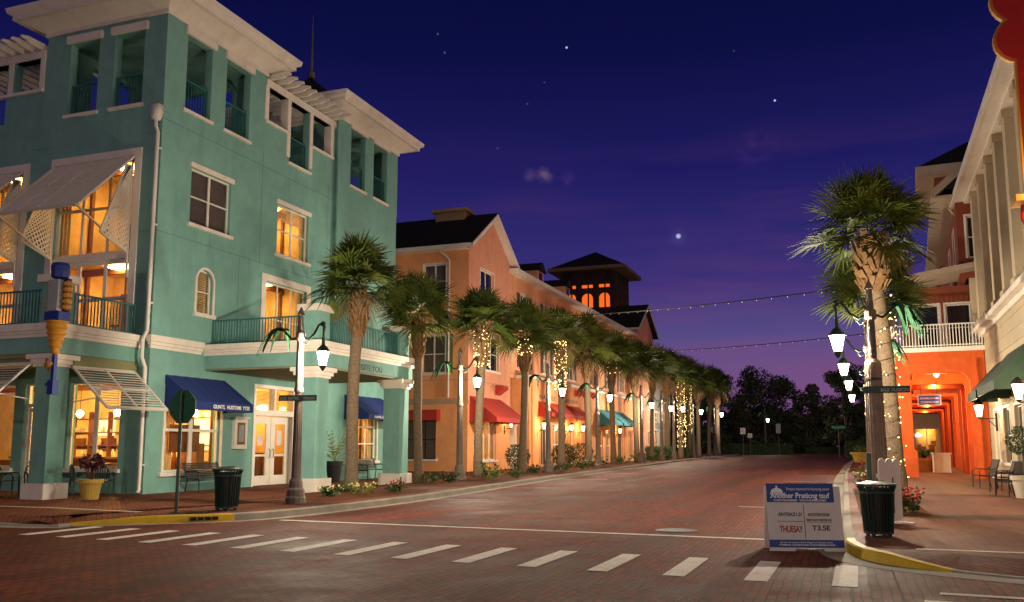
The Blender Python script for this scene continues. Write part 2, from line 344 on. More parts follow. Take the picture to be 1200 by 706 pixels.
def text(s, P, a, z, h, m, parent=None, name='lettering', width=None, d=.006, right=True, bold=False):
    """raised lettering on wall frame P starting at a along, baseline z"""
    c = bpy.data.curves.new(name, 'FONT'); c.body = s; c.size = h; c.extrude = .003; c.materials.append(m)
    if bold: c.offset = .0022 * h / .1
    o = bpy.data.objects.new(name, c); COL.objects.link(o)
    ob, u, n = P[:3]
    U = Vector((u[0], u[1], 0)); Nn = Vector((n[0], n[1], 0)); Z = Vector((0, 0, 1))
    if len(P) > 3: Z = V3(P[3]); Nn = U.cross(Z)
    M = Matrix((U, Z, Nn)).transposed().to_4x4()
    p = Vector((ob[0], ob[1], 0)) + U * a + Nn * d + (Vector((0, 0, z)) if len(P) < 4 else Vector((0, 0, ob[2])) + Z * z)
    M.translation = p
    dg = bpy.context.evaluated_depsgraph_get(); me = bpy.data.meshes.new_from_object(o.evaluated_get(dg))   # keep the letters as a plain mesh
    bpy.data.objects.remove(o); bpy.data.curves.remove(c); me.materials.clear(); me.materials.append(m)
    o = bpy.data.objects.new(name, me); COL.objects.link(o)
    wd = max(v.co.x for v in me.vertices) - min(v.co.x for v in me.vertices)
    if width and wd > 0: M = M @ Matrix.Diagonal((width / wd, 1, 1, 1))
    if parent is not None:
        o.parent = parent
        if parent.get('_w'): M.translation = M.translation - parent.location
    o.matrix_local = M
    return o

# ------------------------------------------------------------------ wall kit
def wall(mb, P, A0, A1, Z0, Z1, holes=(), t=.3):
    """a wall with rectangular openings: one surface with its reveals"""
    o, u, n = P
    def pt(a, z, d): return (o[0] + u[0] * a - n[0] * d, o[1] + u[1] * a - n[1] * d, z)
    As = sorted({A0, A1, *[h[0] for h in holes], *[h[1] for h in holes]}); Zs = sorted({Z0, Z1, *[h[2] for h in holes], *[h[3] for h in holes]})
    for i in range(len(As) - 1):
        for j in range(len(Zs) - 1):
            a, b, c, d = As[i], As[i + 1], Zs[j], Zs[j + 1]
            if any(h[0] <= a + 1e-6 and b <= h[1] + 1e-6 and h[2] <= c + 1e-6 and d <= h[3] + 1e-6 for h in holes): continue
            mb.quad(pt(a, c, 0), pt(b, c, 0), pt(b, d, 0), pt(a, d, 0)); mb.quad(pt(a, c, t), pt(a, d, t), pt(b, d, t), pt(b, c, t))
    for (a, b, c, d) in list(holes) + [(A0, A1, Z0, Z1)]:
        mb.quad(pt(a, c, 0), pt(a, d, 0), pt(a, d, t), pt(a, c, t)); mb.quad(pt(b, c, 0), pt(b, c, t), pt(b, d, t), pt(b, d, 0))
        mb.quad(pt(a, c, 0), pt(a, c, t), pt(b, c, t), pt(b, c, 0)); mb.quad(pt(a, d, 0), pt(b, d, 0), pt(b, d, t), pt(a, d, t))
    return mb
def window(par, P, a, b, z0, z1, kind='lit', nx=2, nz=2, inset=.10, fw=.07, mw=.05, fm=None, sill=True, head=True, depth=2.0, zf=.5, zc=.25, name='window', casing=0., blind=0., power=None):
    fm = fm or WHITEP; o, u, n = P
    m = MB()
    m.ob(P, a, a + fw, -inset - .06, -inset, z0, z1); m.ob(P, b - fw, b, -inset - .06, -inset, z0, z1)
    m.ob(P, a + fw, b - fw, -inset - .06, -inset, z0, z0 + fw); m.ob(P, a + fw, b - fw, -inset - .06, -inset, z1 - fw, z1)
    for i in range(1, nx):
        x = a + (b - a) * i / nx; w_ = mw * (1.8 if nx == 2 else 1.0); m.ob(P, x - w_ / 2, x + w_ / 2, -inset - .052, -inset - .004, z0 + fw, z1 - fw)
    for j in range(1, nz):
        z = z0 + (z1 - z0) * j / nz; m.ob(P, a + fw, b - fw, -inset - .048, -inset - .008, z - mw / 2, z + mw / 2)
    w = m.build(name, fm, par)
    g = MB().ob(P, a + fw * .6, b - fw * .6, -inset - .034, -inset - .026, z0 + fw * .6, z1 - fw * .6)
    g.build('pane', GLASS if kind in ('lit', 'shop') or blind else DGLASS, w)
    if casing:
        c = MB(); c.ob(P, a - casing, a, 0, .035, z0, z1 + casing); c.ob(P, b, b + casing, 0, .035, z0, z1 + casing); c.ob(P, a, b, 0, .034, z1, z1 + casing)
        c.build('casing', WHITE, w)
    if sill: MB().ob(P, a - .12 - casing, b + .12 + casing, -.02, .10, z0 - .12, z0 - .001).build('sill', WHITE, w)
    if head: MB().ob(P, a - .10, b + .10, -.02, .07, z1 + .001, z1 + .17).build('lintel', WHITE, w)
    if kind == 'lit':
        d0 = -.32; d1 = -.32 - depth; e = .25
        def pt(q, z, d): return (o[0] + u[0] * q + n[0] * d, o[1] + u[1] * q + n[1] * d, z)
        A, B, Z0, Z1 = a - e, b + e, z0 - zf, z1 + zc
        r = MB(); r.quad(pt(A, Z0, d1), pt(B, Z0, d1), pt(B, Z1, d1), pt(A, Z1, d1)); r.quad(pt(A, Z0, d0), pt(A, Z0, d1), pt(A, Z1, d1), pt(A, Z1, d0)); r.quad(pt(B, Z0, d0), pt(B, Z1, d0), pt(B, Z1, d1), pt(B, Z0, d1))
        r.quad(pt(A, Z0, d0), pt(B, Z0, d0), pt(B, Z0, d1), pt(A, Z0, d1)); r.quad(pt(A, Z1, d0), pt(A, Z1, d1), pt(B, Z1, d1), pt(B, Z1, d0))
        r.build('room', INWALL, w)
        mid = (A + B) / 2
        f = MB(); q = RND.uniform(-.3, .3)
        f.ob(P, mid + q - .9, mid + q - .05, d1 + .02, d1 + .35, Z0 + .02, Z0 + 1.5 + RND.uniform(0, .5)); f.ob(P, mid + q + .25, mid + q + .75, d1 + .02, d1 + .06, Z0 + 1.3, Z0 + 2.0)
        for k in range(5): f.ob(P, mid + q + .15 + .2 * k, mid + q + .22 + .2 * k, d1 + .4, d1 + .5, Z0 + .02, Z0 + .9 + .25 * (k % 3))
        for k in range(RND.randint(1, 3)): x_ = A + .2 + RND.random() * (B - A - .8); z_ = Z0 + .9 + RND.random() * 1.2; f.ob(P, x_, x_ + RND.uniform(.25, .6), d1 + .02, d1 + .05, z_, z_ + RND.uniform(.3, .6))
        for q_ in (A + .03, B - .13): f.ob(P, q_, q_ + .1, d0 - depth * .55, d0 - depth * .5, Z0 + .02, Z1 - .1)
        f.ob(P, A + .02, B - .02, d1 + .015, d1 + .03, Z0 + .85, Z0 + .92); f.ob(P, A + .05, B - .05, d0 - depth * .5, d0 - depth * .45, Z1 - .22, Z1 - .02)
        f.build('furniture', INWOOD, w)
        cu_ = MB(); cw = (b - a) * .13
        for (x0, x1) in ((a + .02, a + cw), (b - cw, b - .02)):
            for k in range(5): xx = x0 + (x1 - x0) * k / 5; cu_.ob(P, xx, xx + (x1 - x0) / 6.5, -inset - .20 - .03 * (k % 2), -inset - .17 - .03 * (k % 2), z0 + .02, z1 - .02)
        cu_.build('curtain', BLIND, w)
        MB().ob(P, mid - .35, mid + .35, d0 - depth * .75, d0 - depth * .3, Z1 - .09, Z1 - .03).build('ceiling_lamp', GLOW, w)
    if blind:
        s = MB(); z = z1 - fw
        while z > z1 - (z1 - z0) * blind: s.ob(P, a + fw, b - fw, -inset - .14, -inset - .10, z - .035, z - .01); z -= .06
        s.build('blind', BLIND if kind == 'lit' else CURT, w)
    if kind == 'dark' and blind: MB().ob(P, a + fw * .8, b - fw * .8, -inset - .18, -inset - .17, z0 + fw * .8, z1 - fw * .8).build('backing', CURT, w)
    return w
def railing(name, p0, p1, z0, z1, par, m=None, gap=.115, r=.018, posts=True):
    m = m or TEALD; p0, p1 = Vector((*p0, 0)), Vector((*p1, 0)); Ln = (p1 - p0).length; d = (p1 - p0) / Ln; k = max(2, int(Ln / gap)); b = MB()
    def at(t, z): q = p0 + d * t; return (q.x, q.y, z)
    b.bar(at(0, z1 - .03), at(Ln, z1 - .03), .06, .05); b.bar(at(0, z0 + .09), at(Ln, z0 + .09), .045, .04)
    for i in range(k + 1):
        t = Ln * i / k; w = r if i not in (0, k) or not posts else .05
        b.bar(at(min(max(t, w / 2), Ln - w / 2), z0), at(min(max(t, w / 2), Ln - w / 2), z1 - .055), w)
    return b.build(name, m, par)
def hip(mb, x0, x1, y0, y1, z, h):
    w = min(x1 - x0, y1 - y0) / 2; cx = (x0 + x1) / 2; cyy = (y0 + y1) / 2
    if x1 - x0 >= y1 - y0: r0, r1 = (x0 + w, cyy, z + h), (x1 - w, cyy, z + h)
    else: r0, r1 = (cx, y0 + w, z + h), (cx, y1 - w, z + h)
    A, B, C, D = (x0, y0, z), (x1, y0, z), (x1, y1, z), (x0, y1, z)
    if x1 - x0 >= y1 - y0: fs = [(A, B, r1, r0), (B, C, r1), (C, D, r0, r1), (D, A, r0)]
    else: fs = [(A, B, r0), (B, C, r1, r0), (C, D, r1), (D, A, r0, r1)]
    for f in fs: mb.quad(*f)
    mb.quad(D, C, B, A); return mb
def awning(par, P, a, b, ztop, zbot, out, m, valance=.22, drop=None, letters=None):
    """sloped canvas awning with closed sides and a valance"""
    o, u, n = P
    def pt(q, z, d): return V3((o[0] + u[0] * q + n[0] * d, o[1] + u[1] * q + n[1] * d, z))
    mb = MB()
    for k in range(6):     # panels between the ribs sag slightly
        t0, t1 = k / 6, (k + 1) / 6
        q0, q1 = a + (b - a) * t0, a + (b - a) * t1; qm = (q0 + q1) / 2
        for (z0, d0, z1, d1) in ((ztop, .02, (ztop + zbot) / 2 - .015, out * .5), ((ztop + zbot) / 2 - .015, out * .5, zbot, out)):
            mb.quad(pt(q0, z0, d0), pt(qm, z0 - .012, d0), pt(qm, z1 - .012, d1), pt(q0, z1, d1)); mb.quad(pt(qm, z0 - .012, d0), pt(q1, z0, d0), pt(q1, z1, d1), pt(qm, z1 - .012, d1))
    for q in (a, b): mb.quad(pt(q, ztop, .02), pt(q, zbot, out), pt(q, zbot - valance, out), pt(q, zbot - valance, .02))
    mb.prism([pt(a, zbot, out), pt(b, zbot, out), pt(b, zbot - valance, out), pt(a, zbot - valance, out)], V3((n[0], n[1], 0)) * .012)
    w = mb.build('awning', m, par)
    fr = MB(); fr.bar(pt(a, zbot - valance + .02, out - .03), pt(b, zbot - valance + .02, out - .03), .03)
    for q in (a + .03, b - .03): fr.bar(pt(q, zbot - .1, .03), pt(q, zbot - .1, out - .03), .03)
    fr.build('frame', DARKF, w)
    return w

# ------------------------------------------------------------------ ground
def sheet(name, poly, z, m, kind='structure'):
    return tag(MB().quad(*[(x, y, z) for x, y in poly]).build(name, m), kind=kind)
sheet('ground', [(-900, -300), (900, -300), (900, 1500), (-900, 1500)], -.05, GRASS)
KL = [(-75, 12.6), (-30, 13.0), (-16.2, 13.4), (-14.7, 13.95), (-13.4, 15.0), (-12.35, 16.1), (-11.95, 17.3), (-11.82, 19), (-11.80, 23.8), (-12.2, 29), (-13.2, 41), (-14.1, 58), (-14.75, 75), (-15.4, 90), (-15.9, 108), (-16.5, 135), (-17.2, 165), (-30, 185), (-90, 200)]
KR = [(60, 9.6), (12, 10.6), (4.5, 11.7), (2.2, 12.3), (1.25, 12.75), (.75, 13.05), (.30, 13.6), (.05, 14.5), (-.02, 16), (-.02, 22.8), (.12, 48.6), (.7, 80), (1.7, 112), (2.3, 135), (5, 160), (30, 175), (90, 185)]
# roads: the street, the crossing in front and the crossing at its far end
sheet('road', [(-120, -40), (120, -40), (120, 205), (-120, 205)], 0, ROADB)
def bezpts(pts, k=4):
    """smooth a kerb line"""
    o = []
    for i in range(len(pts) - 1):
        p0 = Vector(pts[max(i - 1, 0)]); p1 = Vector(pts[i]); p2 = Vector(pts[i + 1]); p3 = Vector(pts[min(i + 2, len(pts) - 1)])
        n = k if (p2 - p1).length < 12 else 1
        for j in range(n):
            t = j / n
            o.append(.5 * ((2 * p1) + (p2 - p0) * t + (2 * p0 - 5 * p1 + 4 * p2 - p3) * t * t + (3 * p1 - p0 - 3 * p2 + p3) * t ** 3) if n > 1 else p1)
    o.append(Vector(pts[-1])); return o
KLs, KRs = bezpts(KL), bezpts(KR)
def kerb_h(p, side):
    if side == 'L': return .155 if p.x > -13.6 or p.y > 16 else (.155 - .13 * min(1, max(0, (-13.6 - p.x) / 1.3)) if p.x > -16.0 else .03 + .12 * min(1, max(0, (-16.0 - p.x) / 1.0)))
    return .155 if p.x < .45 or p.y > 20 else max(.02, .155 - .135 * (p.x - .45) / .85)
def kerb(name, pts, side, sign, m, sel):
    mb = MB(); w = .17
    prev = None
    for i, p in enumerate(pts):
        d = (pts[min(i + 1, len(pts) - 1)] - pts[max(i - 1, 0)]).normalized(); nn = Vector((-d.y, d.x)) * sign
        h = kerb_h(p, side); q = p + nn * w
        ring = [(p.x, p.y, -.02), (p.x + nn.x * .02, p.y + nn.y * .02, h - .025), (p.x + nn.x * .045, p.y + nn.y * .045, h), (q.x, q.y, h), (q.x, q.y, -.02)]
        if prev is not None and sel(p) and sel(pts[i - 1]):
            mb.add(prev + ring, [(k, k + 1, 6 + k, 5 + k) for k in range(4)])
        prev = ring
    return struct(mb.build(name, m))
yl = lambda p: (-14.75 < p.x and p.y < 17.0) or p.x < -16.1
kerb('kerb', KLs, 'L', 1, YEL, lambda p: p.y < 16.3 and (-14.75 < p.x or p.x < -16.1))
kerb('kerb', KLs, 'L', 1, CONC, lambda p: p.y > 15.9 or -16.4 < p.x < -14.4)
kerb('kerb', KRs, 'R', -1, YEL, lambda p: p.x < 1.4 and p.y < 15.6)
kerb('kerb', KRs, 'R', -1, CONC, lambda p: p.y > 15.2 or p.x > 1.15)
def walk(name, pts, side, sign, close):
    """pavement: follows the kerb height at its edge and reaches full height 1.4 m in"""
    mb = MB(); A = []; B = []
    for i, p in enumerate(pts):
        d = (pts[min(i + 1, len(pts) - 1)] - pts[max(i - 1, 0)]).normalized(); nn = Vector((-d.y, d.x)) * sign
        q = p + nn * .17; s = p + nn * .85
        A.append((q.x, q.y, kerb_h(p, side) - .004)); B.append((s.x, s.y, .15))
    for i in range(len(pts) - 1): mb.quad(A[i], A[i + 1], B[i + 1], B[i])
    mb.quad(*(B + [(x, y, .15) for x, y in close]))
    return struct(mb.build(name, WALKB))
walk('pavement', KLs, 'L', 1, [(-90, 215), (-120, 215), (-120, 12.6)])
walk('pavement', KRs, 'R', -1, [(90, 9.6)])
# gutters and painted lines
def strip(mb, p, q, w, z=.006):
    p, q = Vector(p), Vector(q); d = (q - p).normalized(); n = Vector((-d.y, d.x)) * w / 2
    k = max(1, int((q - p).length / 1.2)); mb.quad(*[(*v, z) for v in (p - n, q - n, q + n, p + n)])
def gutter(pts, sign, lo, hi, w):
    mb = MB()
    P_ = [p for p in pts if lo(p)]
    off = []
    for i, p in enumerate(P_):
        d = (P_[min(i + 1, len(P_) - 1)] - P_[max(i - 1, 0)]).normalized(); off.append(p - Vector((-d.y, d.x)) * sign * w)
    for i in range(len(P_) - 1): mb.quad((*P_[i], .004), (*P_[i + 1], .004), (*off[i + 1], .004), (*off[i], .004))
    struct(mb.build('gutter', CONC))
gutter(KLs, 1, lambda p: -40 < p.x and p.y < 150, None, .30)
gutter(KRs, -1, lambda p: p.x < 40 and p.y < 150, None, .42)
mk = MB()
for i in range(15):     # zebra bars of the crossing
    x = -14.10 + .997 * i
    y0, y1 = 12.21 - .083 * i, 13.94 - .068 * i
    mk.quad((x - .02, y0, .006), (x + .26, y0 - .01, .006), (x + .30, y1 - .01, .006), (x + .02, y1, .006))
strip(mk, (-11.5, 16.55), (-.5, 16.0), .16)
for (p, q) in (((-12.3, 24.5), (-9.9, 24.8)), ((-12.5, 32.0), (-10.2, 32.7)), ((-13.0, 41.2), (-10.6, 41.9)), ((-13.6, 51), (-11.1, 51.3)),
               ((-2.6, 24.4), (-.2, 24.3)), ((-2.5, 32.5), (-.1, 32.4)), ((-2.5, 42.6), (0, 42)), ((-2.5, 52), (.1, 51)), ((-2.4, 64), (.3, 63)), ((-2.3, 78), (.5, 77))): strip(mk, p, q, .11)
strip(mk, (.95, 10.9), (9, 10.35), .14); strip(mk, (.75, 10.3), (9, 9.75), .14)
struct(mk.build('road_marking', LINE))
bd = MB(); strip(bd, (-32, 15.9), (-17.6, 16.1), .16, .154); strip(bd, (-17.6, 16.1), (-14.6, 15.75), .16, .154)
strip(bd, (.95, 13.98), (9, 13.9), .15, .154)
struct(bd.build('paving_border', mat('pale_paver', (.60, .49, .40), .8, .15, 6, .3)))
gd = MB()
for (x0, y0, x1, y1) in ((.55, 10.1, .572, 12.7), (.05, 10.1, .072, 12.6)): gd.quad((x0, y0, .005), (x1, y0, .005), (x1, y1, .005), (x0, y1, .005))
struct(gd.build('paving_joint', mat('dark_joint', (.03, .02, .018), .9, .1)))
# far end: lawn beyond the cross street and a pale far pavement
sheet('lawn', [(-120, 215), (120, 205), (160, 420), (-160, 420)], .03, GRASS)
sheet('far_pavement', [(-120, 205), (120, 196), (120, 199), (-120, 208)], .02, CONC)
m_ = MB(); m_.lathe([(.34, .004), (.34, .010), (.30, .012), (.001, .012)], (-3.0, 17.15, 0), 24)
mh = thing('manhole_cover', 'round iron manhole cover in the brick road', 'manhole cover', (-3.0, 17.15, 0), world=True)
m_.build('cover', mat('worn_iron', (.055, .045, .04), .45, .5, 14, .5, 30, .5, .4), mh)
rg = MB(); rg.lathe([(.40, .003), (.40, .008), (.35, .008), (.35, .003)], (-3.0, 17.15, 0), 24, False); rg.build('rim', BLACKM, mh)
dg = thing('storm_drain', 'dark storm drain slot in the yellow kerb', 'drain', (-12.72, 15.62, 0), world=True)
d_ = MB(); d_.bar((-12.95, 15.36, .075), (-12.55, 15.80, .075), .03, .07); d_.build('slot', mat('drain_dark', (.02, .012, .004), .9, 0), dg)
d_ = MB()
for k in range(4): d_.bar((-12.93 + .1 * k + .01, 15.345 + .11 * k, .04), (-12.93 + .1 * k + .01, 15.345 + .11 * k, .11), .02)
d_.build('grate', mat('rusty_iron', (.20, .13, .03), .7, .2), dg)

# ------------------------------------------------------------------ the teal corner building
T = thing('corner_building', 'four-storey teal stucco corner building with white cornices, loggias and lit windows', 'building', (-19.9, 21.5, 0), world=True)
PF = ((-19.9, 21.5), (0, 1), (1, 0)); PL = ((0, 21.5), (1, 0), (0, -1)); Y0 = 21.5
def fy(a): return a - Y0
shopw = (fy(22.3), fy(24.95), .78, 3.45); doorh = (fy(26.75), fy(29.3), .15, 3.85); win2 = (fy(33.3), fy(35.9), .95, 3.2)
arch = (fy(23.45), fy(24.25), 6.0, 7.5); bald = (fy(27.2), fy(29.9), 5.0, 7.75); w3a = (fy(22.95), fy(25.0), 8.95, 10.85); w3b = (fy(27.8), fy(29.9), 8.92, 10.87)
w3c = (fy(33.3), fy(35.4), 8.95, 11.0); w2c = (fy(33.3), fy(35.2), 5.3, 7.75)
m = MB()
wall(m, PF, 0, fy(37.2), 0, 12.66, [shopw, doorh, win2, arch, bald, w3a, w3b, w3c, w2c])
bayA = (-24.2, -20.9, 5.02, 10.9); bayB = (-29.0, -25.72, 5.02, 10.9)
stA = (-23.05, -20.95, .9, 3.62); stB = (-24.95, -23.45, .15, 3.62); stC = (-28.5, -25.4, .9, 3.62)
wall(m, PL, -36, -20.2, 0, 12.66, [bayA, bayB, stA, stB, stC])
# tower lofts
t1f = [(fy(22.47), fy(23.72), 12.72, 15.32), (fy(24.5), fy(25.85), 12.72, 15.32)]
wall(m, PF, 0, fy(26.75), 12.66, 15.76, t1f)
t1l = [(-23.98, -22.72, 12.66, 15.2), (-22.05, -20.8, 12.66, 15.2)]
wall(m, PL, -25.05, -20.2, 12.66, 15.76, t1l)
PB1 = ((-25.05, 21.8), (0, 1), (-1, 0)); wall(m, PB1, 0, 4.65, 12.66, 15.76, [(1.4, 3.4, 13.4, 15.2)])
wall(m, ((0, 26.75), (1, 0), (0, 1)), -24.75, -20.2, 12.66, 15.76, [(-24.0, -21.2, 13.4, 15.2)])
PF2 = ((-19.78, 21.5), (0, 1), (1, 0))
t2f = [(fy(32.85), fy(34.12), 13.05, 15.62), (fy(34.9), fy(36.2), 13.05, 15.62)]
wall(m, PF2, fy(31.75), fy(37.26), 12.66, 15.92, t2f); wall(m, ((0, 31.75), (1, 0), (0, -1)), -25, -20.1, 12.66, 15.92, [(-23.6, -21.4, 13.2, 15.4)])
wall(m, ((0, 37.26), (1, 0), (0, 1)), -25, -20.1, 12.66, 15.92, [(-23.6, -21.4, 13.4, 15.4)]); wall(m, ((-25, 32.05), (0, 1), (-1, 0)), 0, 4.9, 12.66, 15.92, [(1.2, 3.6, 13.4, 15.4)])
m.ob(PF2, fy(31.75), fy(37.2), -.118, 0, 5.05, 12.66)                      # slight break where the far tower starts
# parapets under the pergolas, party walls, floors, ceilings
wall(m, PF, fy(26.75), fy(31.75), 12.66, 15.24, [(fy(26.95), fy(28.2), 13.9, 15.24), (fy(28.4), fy(29.75), 12.72, 15.24), (fy(29.98), fy(31.4), 13.9, 15.24)])
wall(m, PL, -36, -25.05, 12.66, 14.9, [(-26.5, -25.2, 13.78, 14.9), (-28.4, -26.85, 12.72, 14.9), (-30.2, -28.75, 13.78, 14.9), (-33, -31, 13.78, 14.9)])
m.box(-36, -35.7, 21.8, 37.2, 0, 12.6); m.box(-35.7, -19.95, 36.9, 37.19, 0, 12.6); m.box(-35.6, -20.25, 21.85, 36.88, 12.4, 12.62)
m.box(-26.3, -26, 26.8, 36.9, 12.62, 15.4); m.box(-24.9, -20.3, 21.9, 26.4, 15.5, 15.72); m.box(-24.9, -20.2, 32.1, 36.9, 15.7, 15.88)
m.build('wall', TEAL, T)
jl = MB()
for z in (8.35, 12.05): jl.ob(PF, 0.02, 10.2, 0, .0025, z, z + .022)
for z in (8.35, 11.6): jl.ob(PL, -36, -29.35, 0, .0025, z, z + .022); jl.ob(PL, -25.4, -24.52, 0, .0025, z, z + .022); jl.ob(PL, -20.6, -19.92, 0, .0025, z, z + .022)
for y, z0, z1 in ((25.6, 5.05, 8.34), (26.75, 8.38, 12.6), (24.0, 8.38, 8.8), (31.3, 5.05, 12.6)): jl.ob(PF, fy(y), fy(y) + .02, 0, .0025, z0, z1)
jl.ob(PF, .02, 5.2, 0, .0025, 2.3, 2.318) if 0 else None
jl.build('score_line', mat('teal_score_line', (.09, .24, .22), .9, .2), T)
def cornice(x0, x1, y0, y1, z, s=1.):
    prof = [(.01, z - .16), (.07, z - .16), (.07, z - .02), (.16, z + .02), (.66 * s, z + .25), (.80 * s, z + .25), (.80 * s, z + .40), (.93 * s, z + .46), (.97 * s, z + .64), (.60 * s, z + .70)]
    c = MB(); n = 0
    for (d, zz) in prof: c.v += [(x0 - d, y0 - d, zz), (x1 + d, y0 - d, zz), (x1 + d, y1 + d, zz), (x0 - d, y1 + d, zz)]
    for i in range(len(prof) - 1):
        for k in range(4): c.f.append((4 * i + k, 4 * i + (k + 1) % 4, 4 * i + 4 + (k + 1) % 4, 4 * i + 4 + k))
    return c
def tower_roof(x0, x1, y0, y1, z, h):
    cornice(x0, x1, y0, y1, z).build('cornice', WHITE, T)
    hip(MB(), x0 - .7, x1 + .7, y0 - .7, y1 + .7, z + .66, h).build('roof', ROOF, T)
tower_roof(-25.05, -19.9, 21.5, 26.75, 15.76, 1.2); tower_roof(-25, -19.78, 31.75, 37.26, 15.92, 1.3)
cu = MB(); cu.box(-26.2, -22.2, 34.2, 38.2, 15.3, 17.6); cu.build('roof_cupola', TEAL, T)
r_ = hip(MB(), -26.9, -21.5, 33.5, 38.9, 17.6, 2.45).build('roof', ROOF, T)
sp = MB(); sp.lathe([(.16, 20.0), (.2, 20.25), (.07, 20.45), (.05, 21.5), (.015, 23.4)], (-24.2, 36.2, 0), 8); sp.build('spire', POLE, T)
tr = MB()
for P_l, hs_l in ((PF, t1f), (PL, t1l), (PF2, t2f)):
    for h in hs_l: MB().ob(P_l, h[0] - .13, h[1] + .13, -.02, .10, h[3] + .002, h[3] + .25).build('loggia_lintel', WHITE, T); MB().ob(P_l, h[0] - .11, h[1] + .1, -.02, .08, h[2] - .11, h[2] - .002).build('loggia_sill', WHITE, T)
for P, hs in ((PF, t1f), (PL, t1l), (PF2, t2f)):
    o, u, n = P
    for h in hs:
        q = [(o[0] + u[0] * a - n[0] * .14, o[1] + u[1] * a - n[1] * .14) for a in (h[0] + .02, h[1] - .02)]
        railing('loggia_railing', q[0], q[1], h[2], h[2] + 1.1, T, gap=.13)
railing('loggia_railing', (-20.05, 28.42), (-20.05, 29.73), 12.72, 13.85, T, gap=.13)
# pergolas: white posts and beam, curved rafters on top
pg = MB()
for y in (26.85, 28.3, 29.87, 31.45): pg.ob(PF, fy(y) - .105, fy(y) + .105, -.31, .04, 12.9 if y in (28.3, 29.87) else 13.9, 15.245)
pg.ob(PF, fy(26.78), fy(31.72), -.32, .06, 15.246, 15.52)
for (a, b, z) in ((26.8, 28.35, 13.9), (28.3, 29.9, 12.72), (29.9, 31.55, 13.9)): pg.ob(PF, fy(a), fy(b), -.05, .09, z - .10, z - .002)
for k in range(11):
    y = 27.0 + .445 * k
    pg.prism([(-22, y, 15.525), (-22, y, 15.74), (-19.25, y, 15.78), (-19.0, y, 15.72), (-18.98, y, 15.63), (-19.18, y, 15.62), (-19.35, y, 15.535)], (0, .085, 0))
pg.build('pergola', WHITE, T)
pg = MB()
for x in (-25.2, -26.67, -28.6, -30.5, -32): pg.ob(PL, x - .10, x + .10, -.31, .04, 13.78, 14.905)
pg.ob(PL, -36, -25.1, -.32, .06, 14.906, 15.16); pg.ob(PL, -36, -25.1, -.05, .09, 13.67, 13.776)
for k in range(22):
    x = -25.3 - .445 * k
    pg.prism([(x, 24, 15.165), (x, 24, 15.38), (x, 20.85, 15.42), (x, 20.6, 15.36), (x, 20.58, 15.27), (x, 20.78, 15.26), (x, 20.95, 15.175)], (.085, 0, 0))
pg.build('pergola', WHITE, T)
railing('loggia_railing', (-28.38, 21.64), (-26.87, 21.64), 12.72, 13.8, T, gap=.13)
# windows of the two faces
window(T, PF, *w3a, 'dark', 2, 2, blind=.96)
window(T, PF, *w3b, 'lit', 2, 2, blind=.27)
window(T, PF, *w3c, 'lit', 2, 2, blind=.7)
window(T, PF, *w2c, 'dark', 2, 2)
w_ = window(T, PF, arch[0], arch[1], arch[2], arch[3], 'lit', 1, 2, blind=.93, head=False)
am = MB()
for sgn in (-1, 1):                                                         # the arch's spandrels and its raised band
    c = (arch[0] + arch[1]) / 2; rr = (arch[1] - arch[0]) / 2; pts = []
    for k in range(9):
        t = math.pi / 2 * k / 8; pts.append((c + sgn * rr * math.sin(t), arch[3] - rr + rr * math.cos(t)))
    poly = pts + [(c + sgn * rr, arch[3])]
    am.prism([(-19.9 - .2, Y0 + a, z) for a, z in poly], (.2005, 0, 0))
am.build('wall', TEAL, T)
ab = MB(); pr = None
for k in range(17):
    t = math.pi * k / 16; pa = []
    for rad in (rr + .01, rr + .09): pa.append((-19.9, Y0 + c - rad * math.cos(t), arch[3] - rr + rad * math.sin(t))); pa.append((-19.86, Y0 + c - rad * math.cos(t), arch[3] - rr + rad * math.sin(t)))
    if pr: ab.add(pr + pa, [(1, 3, 7, 5), (0, 1, 5, 4), (2, 3, 7, 6)])
    pr = pa
ab.ob(PF, arch[1] + .01, arch[1] + .09, 0, .04, arch[2], arch[3] - rr); ab.ob(PF, arch[0] - .09, arch[0] - .01, 0, .04, arch[2], arch[3] - rr)
ab.build('casing', WHITE, w_)
w_ = window(T, PF, bald[0], bald[1] - .001, bald[2], bald[3], 'lit', 3, 2, casing=.26, sill=False, head=False, name='balcony_door')
w_ = window(T, PF, *win2, 'lit', 3, 3, depth=1.2, casing=.08)
# the shop behind the glass: one warm room
shop = MB()
shop.quad((-33, 28.4, .16), (-20.25, 28.4, .16), (-20.25, 21.85, .16), (-33, 21.85, .16))
fl = shop.build('shop_floor', INFLOOR, T)
sh = MB(); sh.quad((-33, 26.6, .16), (-20.25, 26.6, .16), (-20.25, 26.6, 4.0), (-33, 26.6, 4.0)); sh.quad((-33, 21.85, .16), (-33, 26.6, .16), (-33, 26.6, 4.0), (-33, 21.85, 4.0)); sh.quad((-33, 26.6, 4.0), (-20.25, 26.6, 4.0), (-20.25, 21.85, 4.0), (-33, 21.85, 4.0))
sh.build('shop_wall', INWALL, T)
cn = MB(); cn.box(-29, -23.6, 24.6, 25.2, .16, 1.15); cn.box(-29.05, -23.5, 24.5, 25.3, 1.15, 1.22)
for z in (1.6, 2.1, 2.6): cn.box(-29, -21.4, 26.3, 26.58, z, z + .04)
for k in range(9): cn.box(-29 + .95 * k - .02, -29 + .95 * k + .02, 26.28, 26.58, .2, 2.9)
cn.box(-22.2, -21.7, 25.4, 25.9, .16, 2.0); cn.box(-22.55, -22.5, 22.6, 22.65, .16, 1.0); cn.box(-23.2, -21.9, 22.3, 23.0, 1.0, 1.05); cn.box(-21.4, -20.8, 26.5, 26.58, 1.5, 2.5)
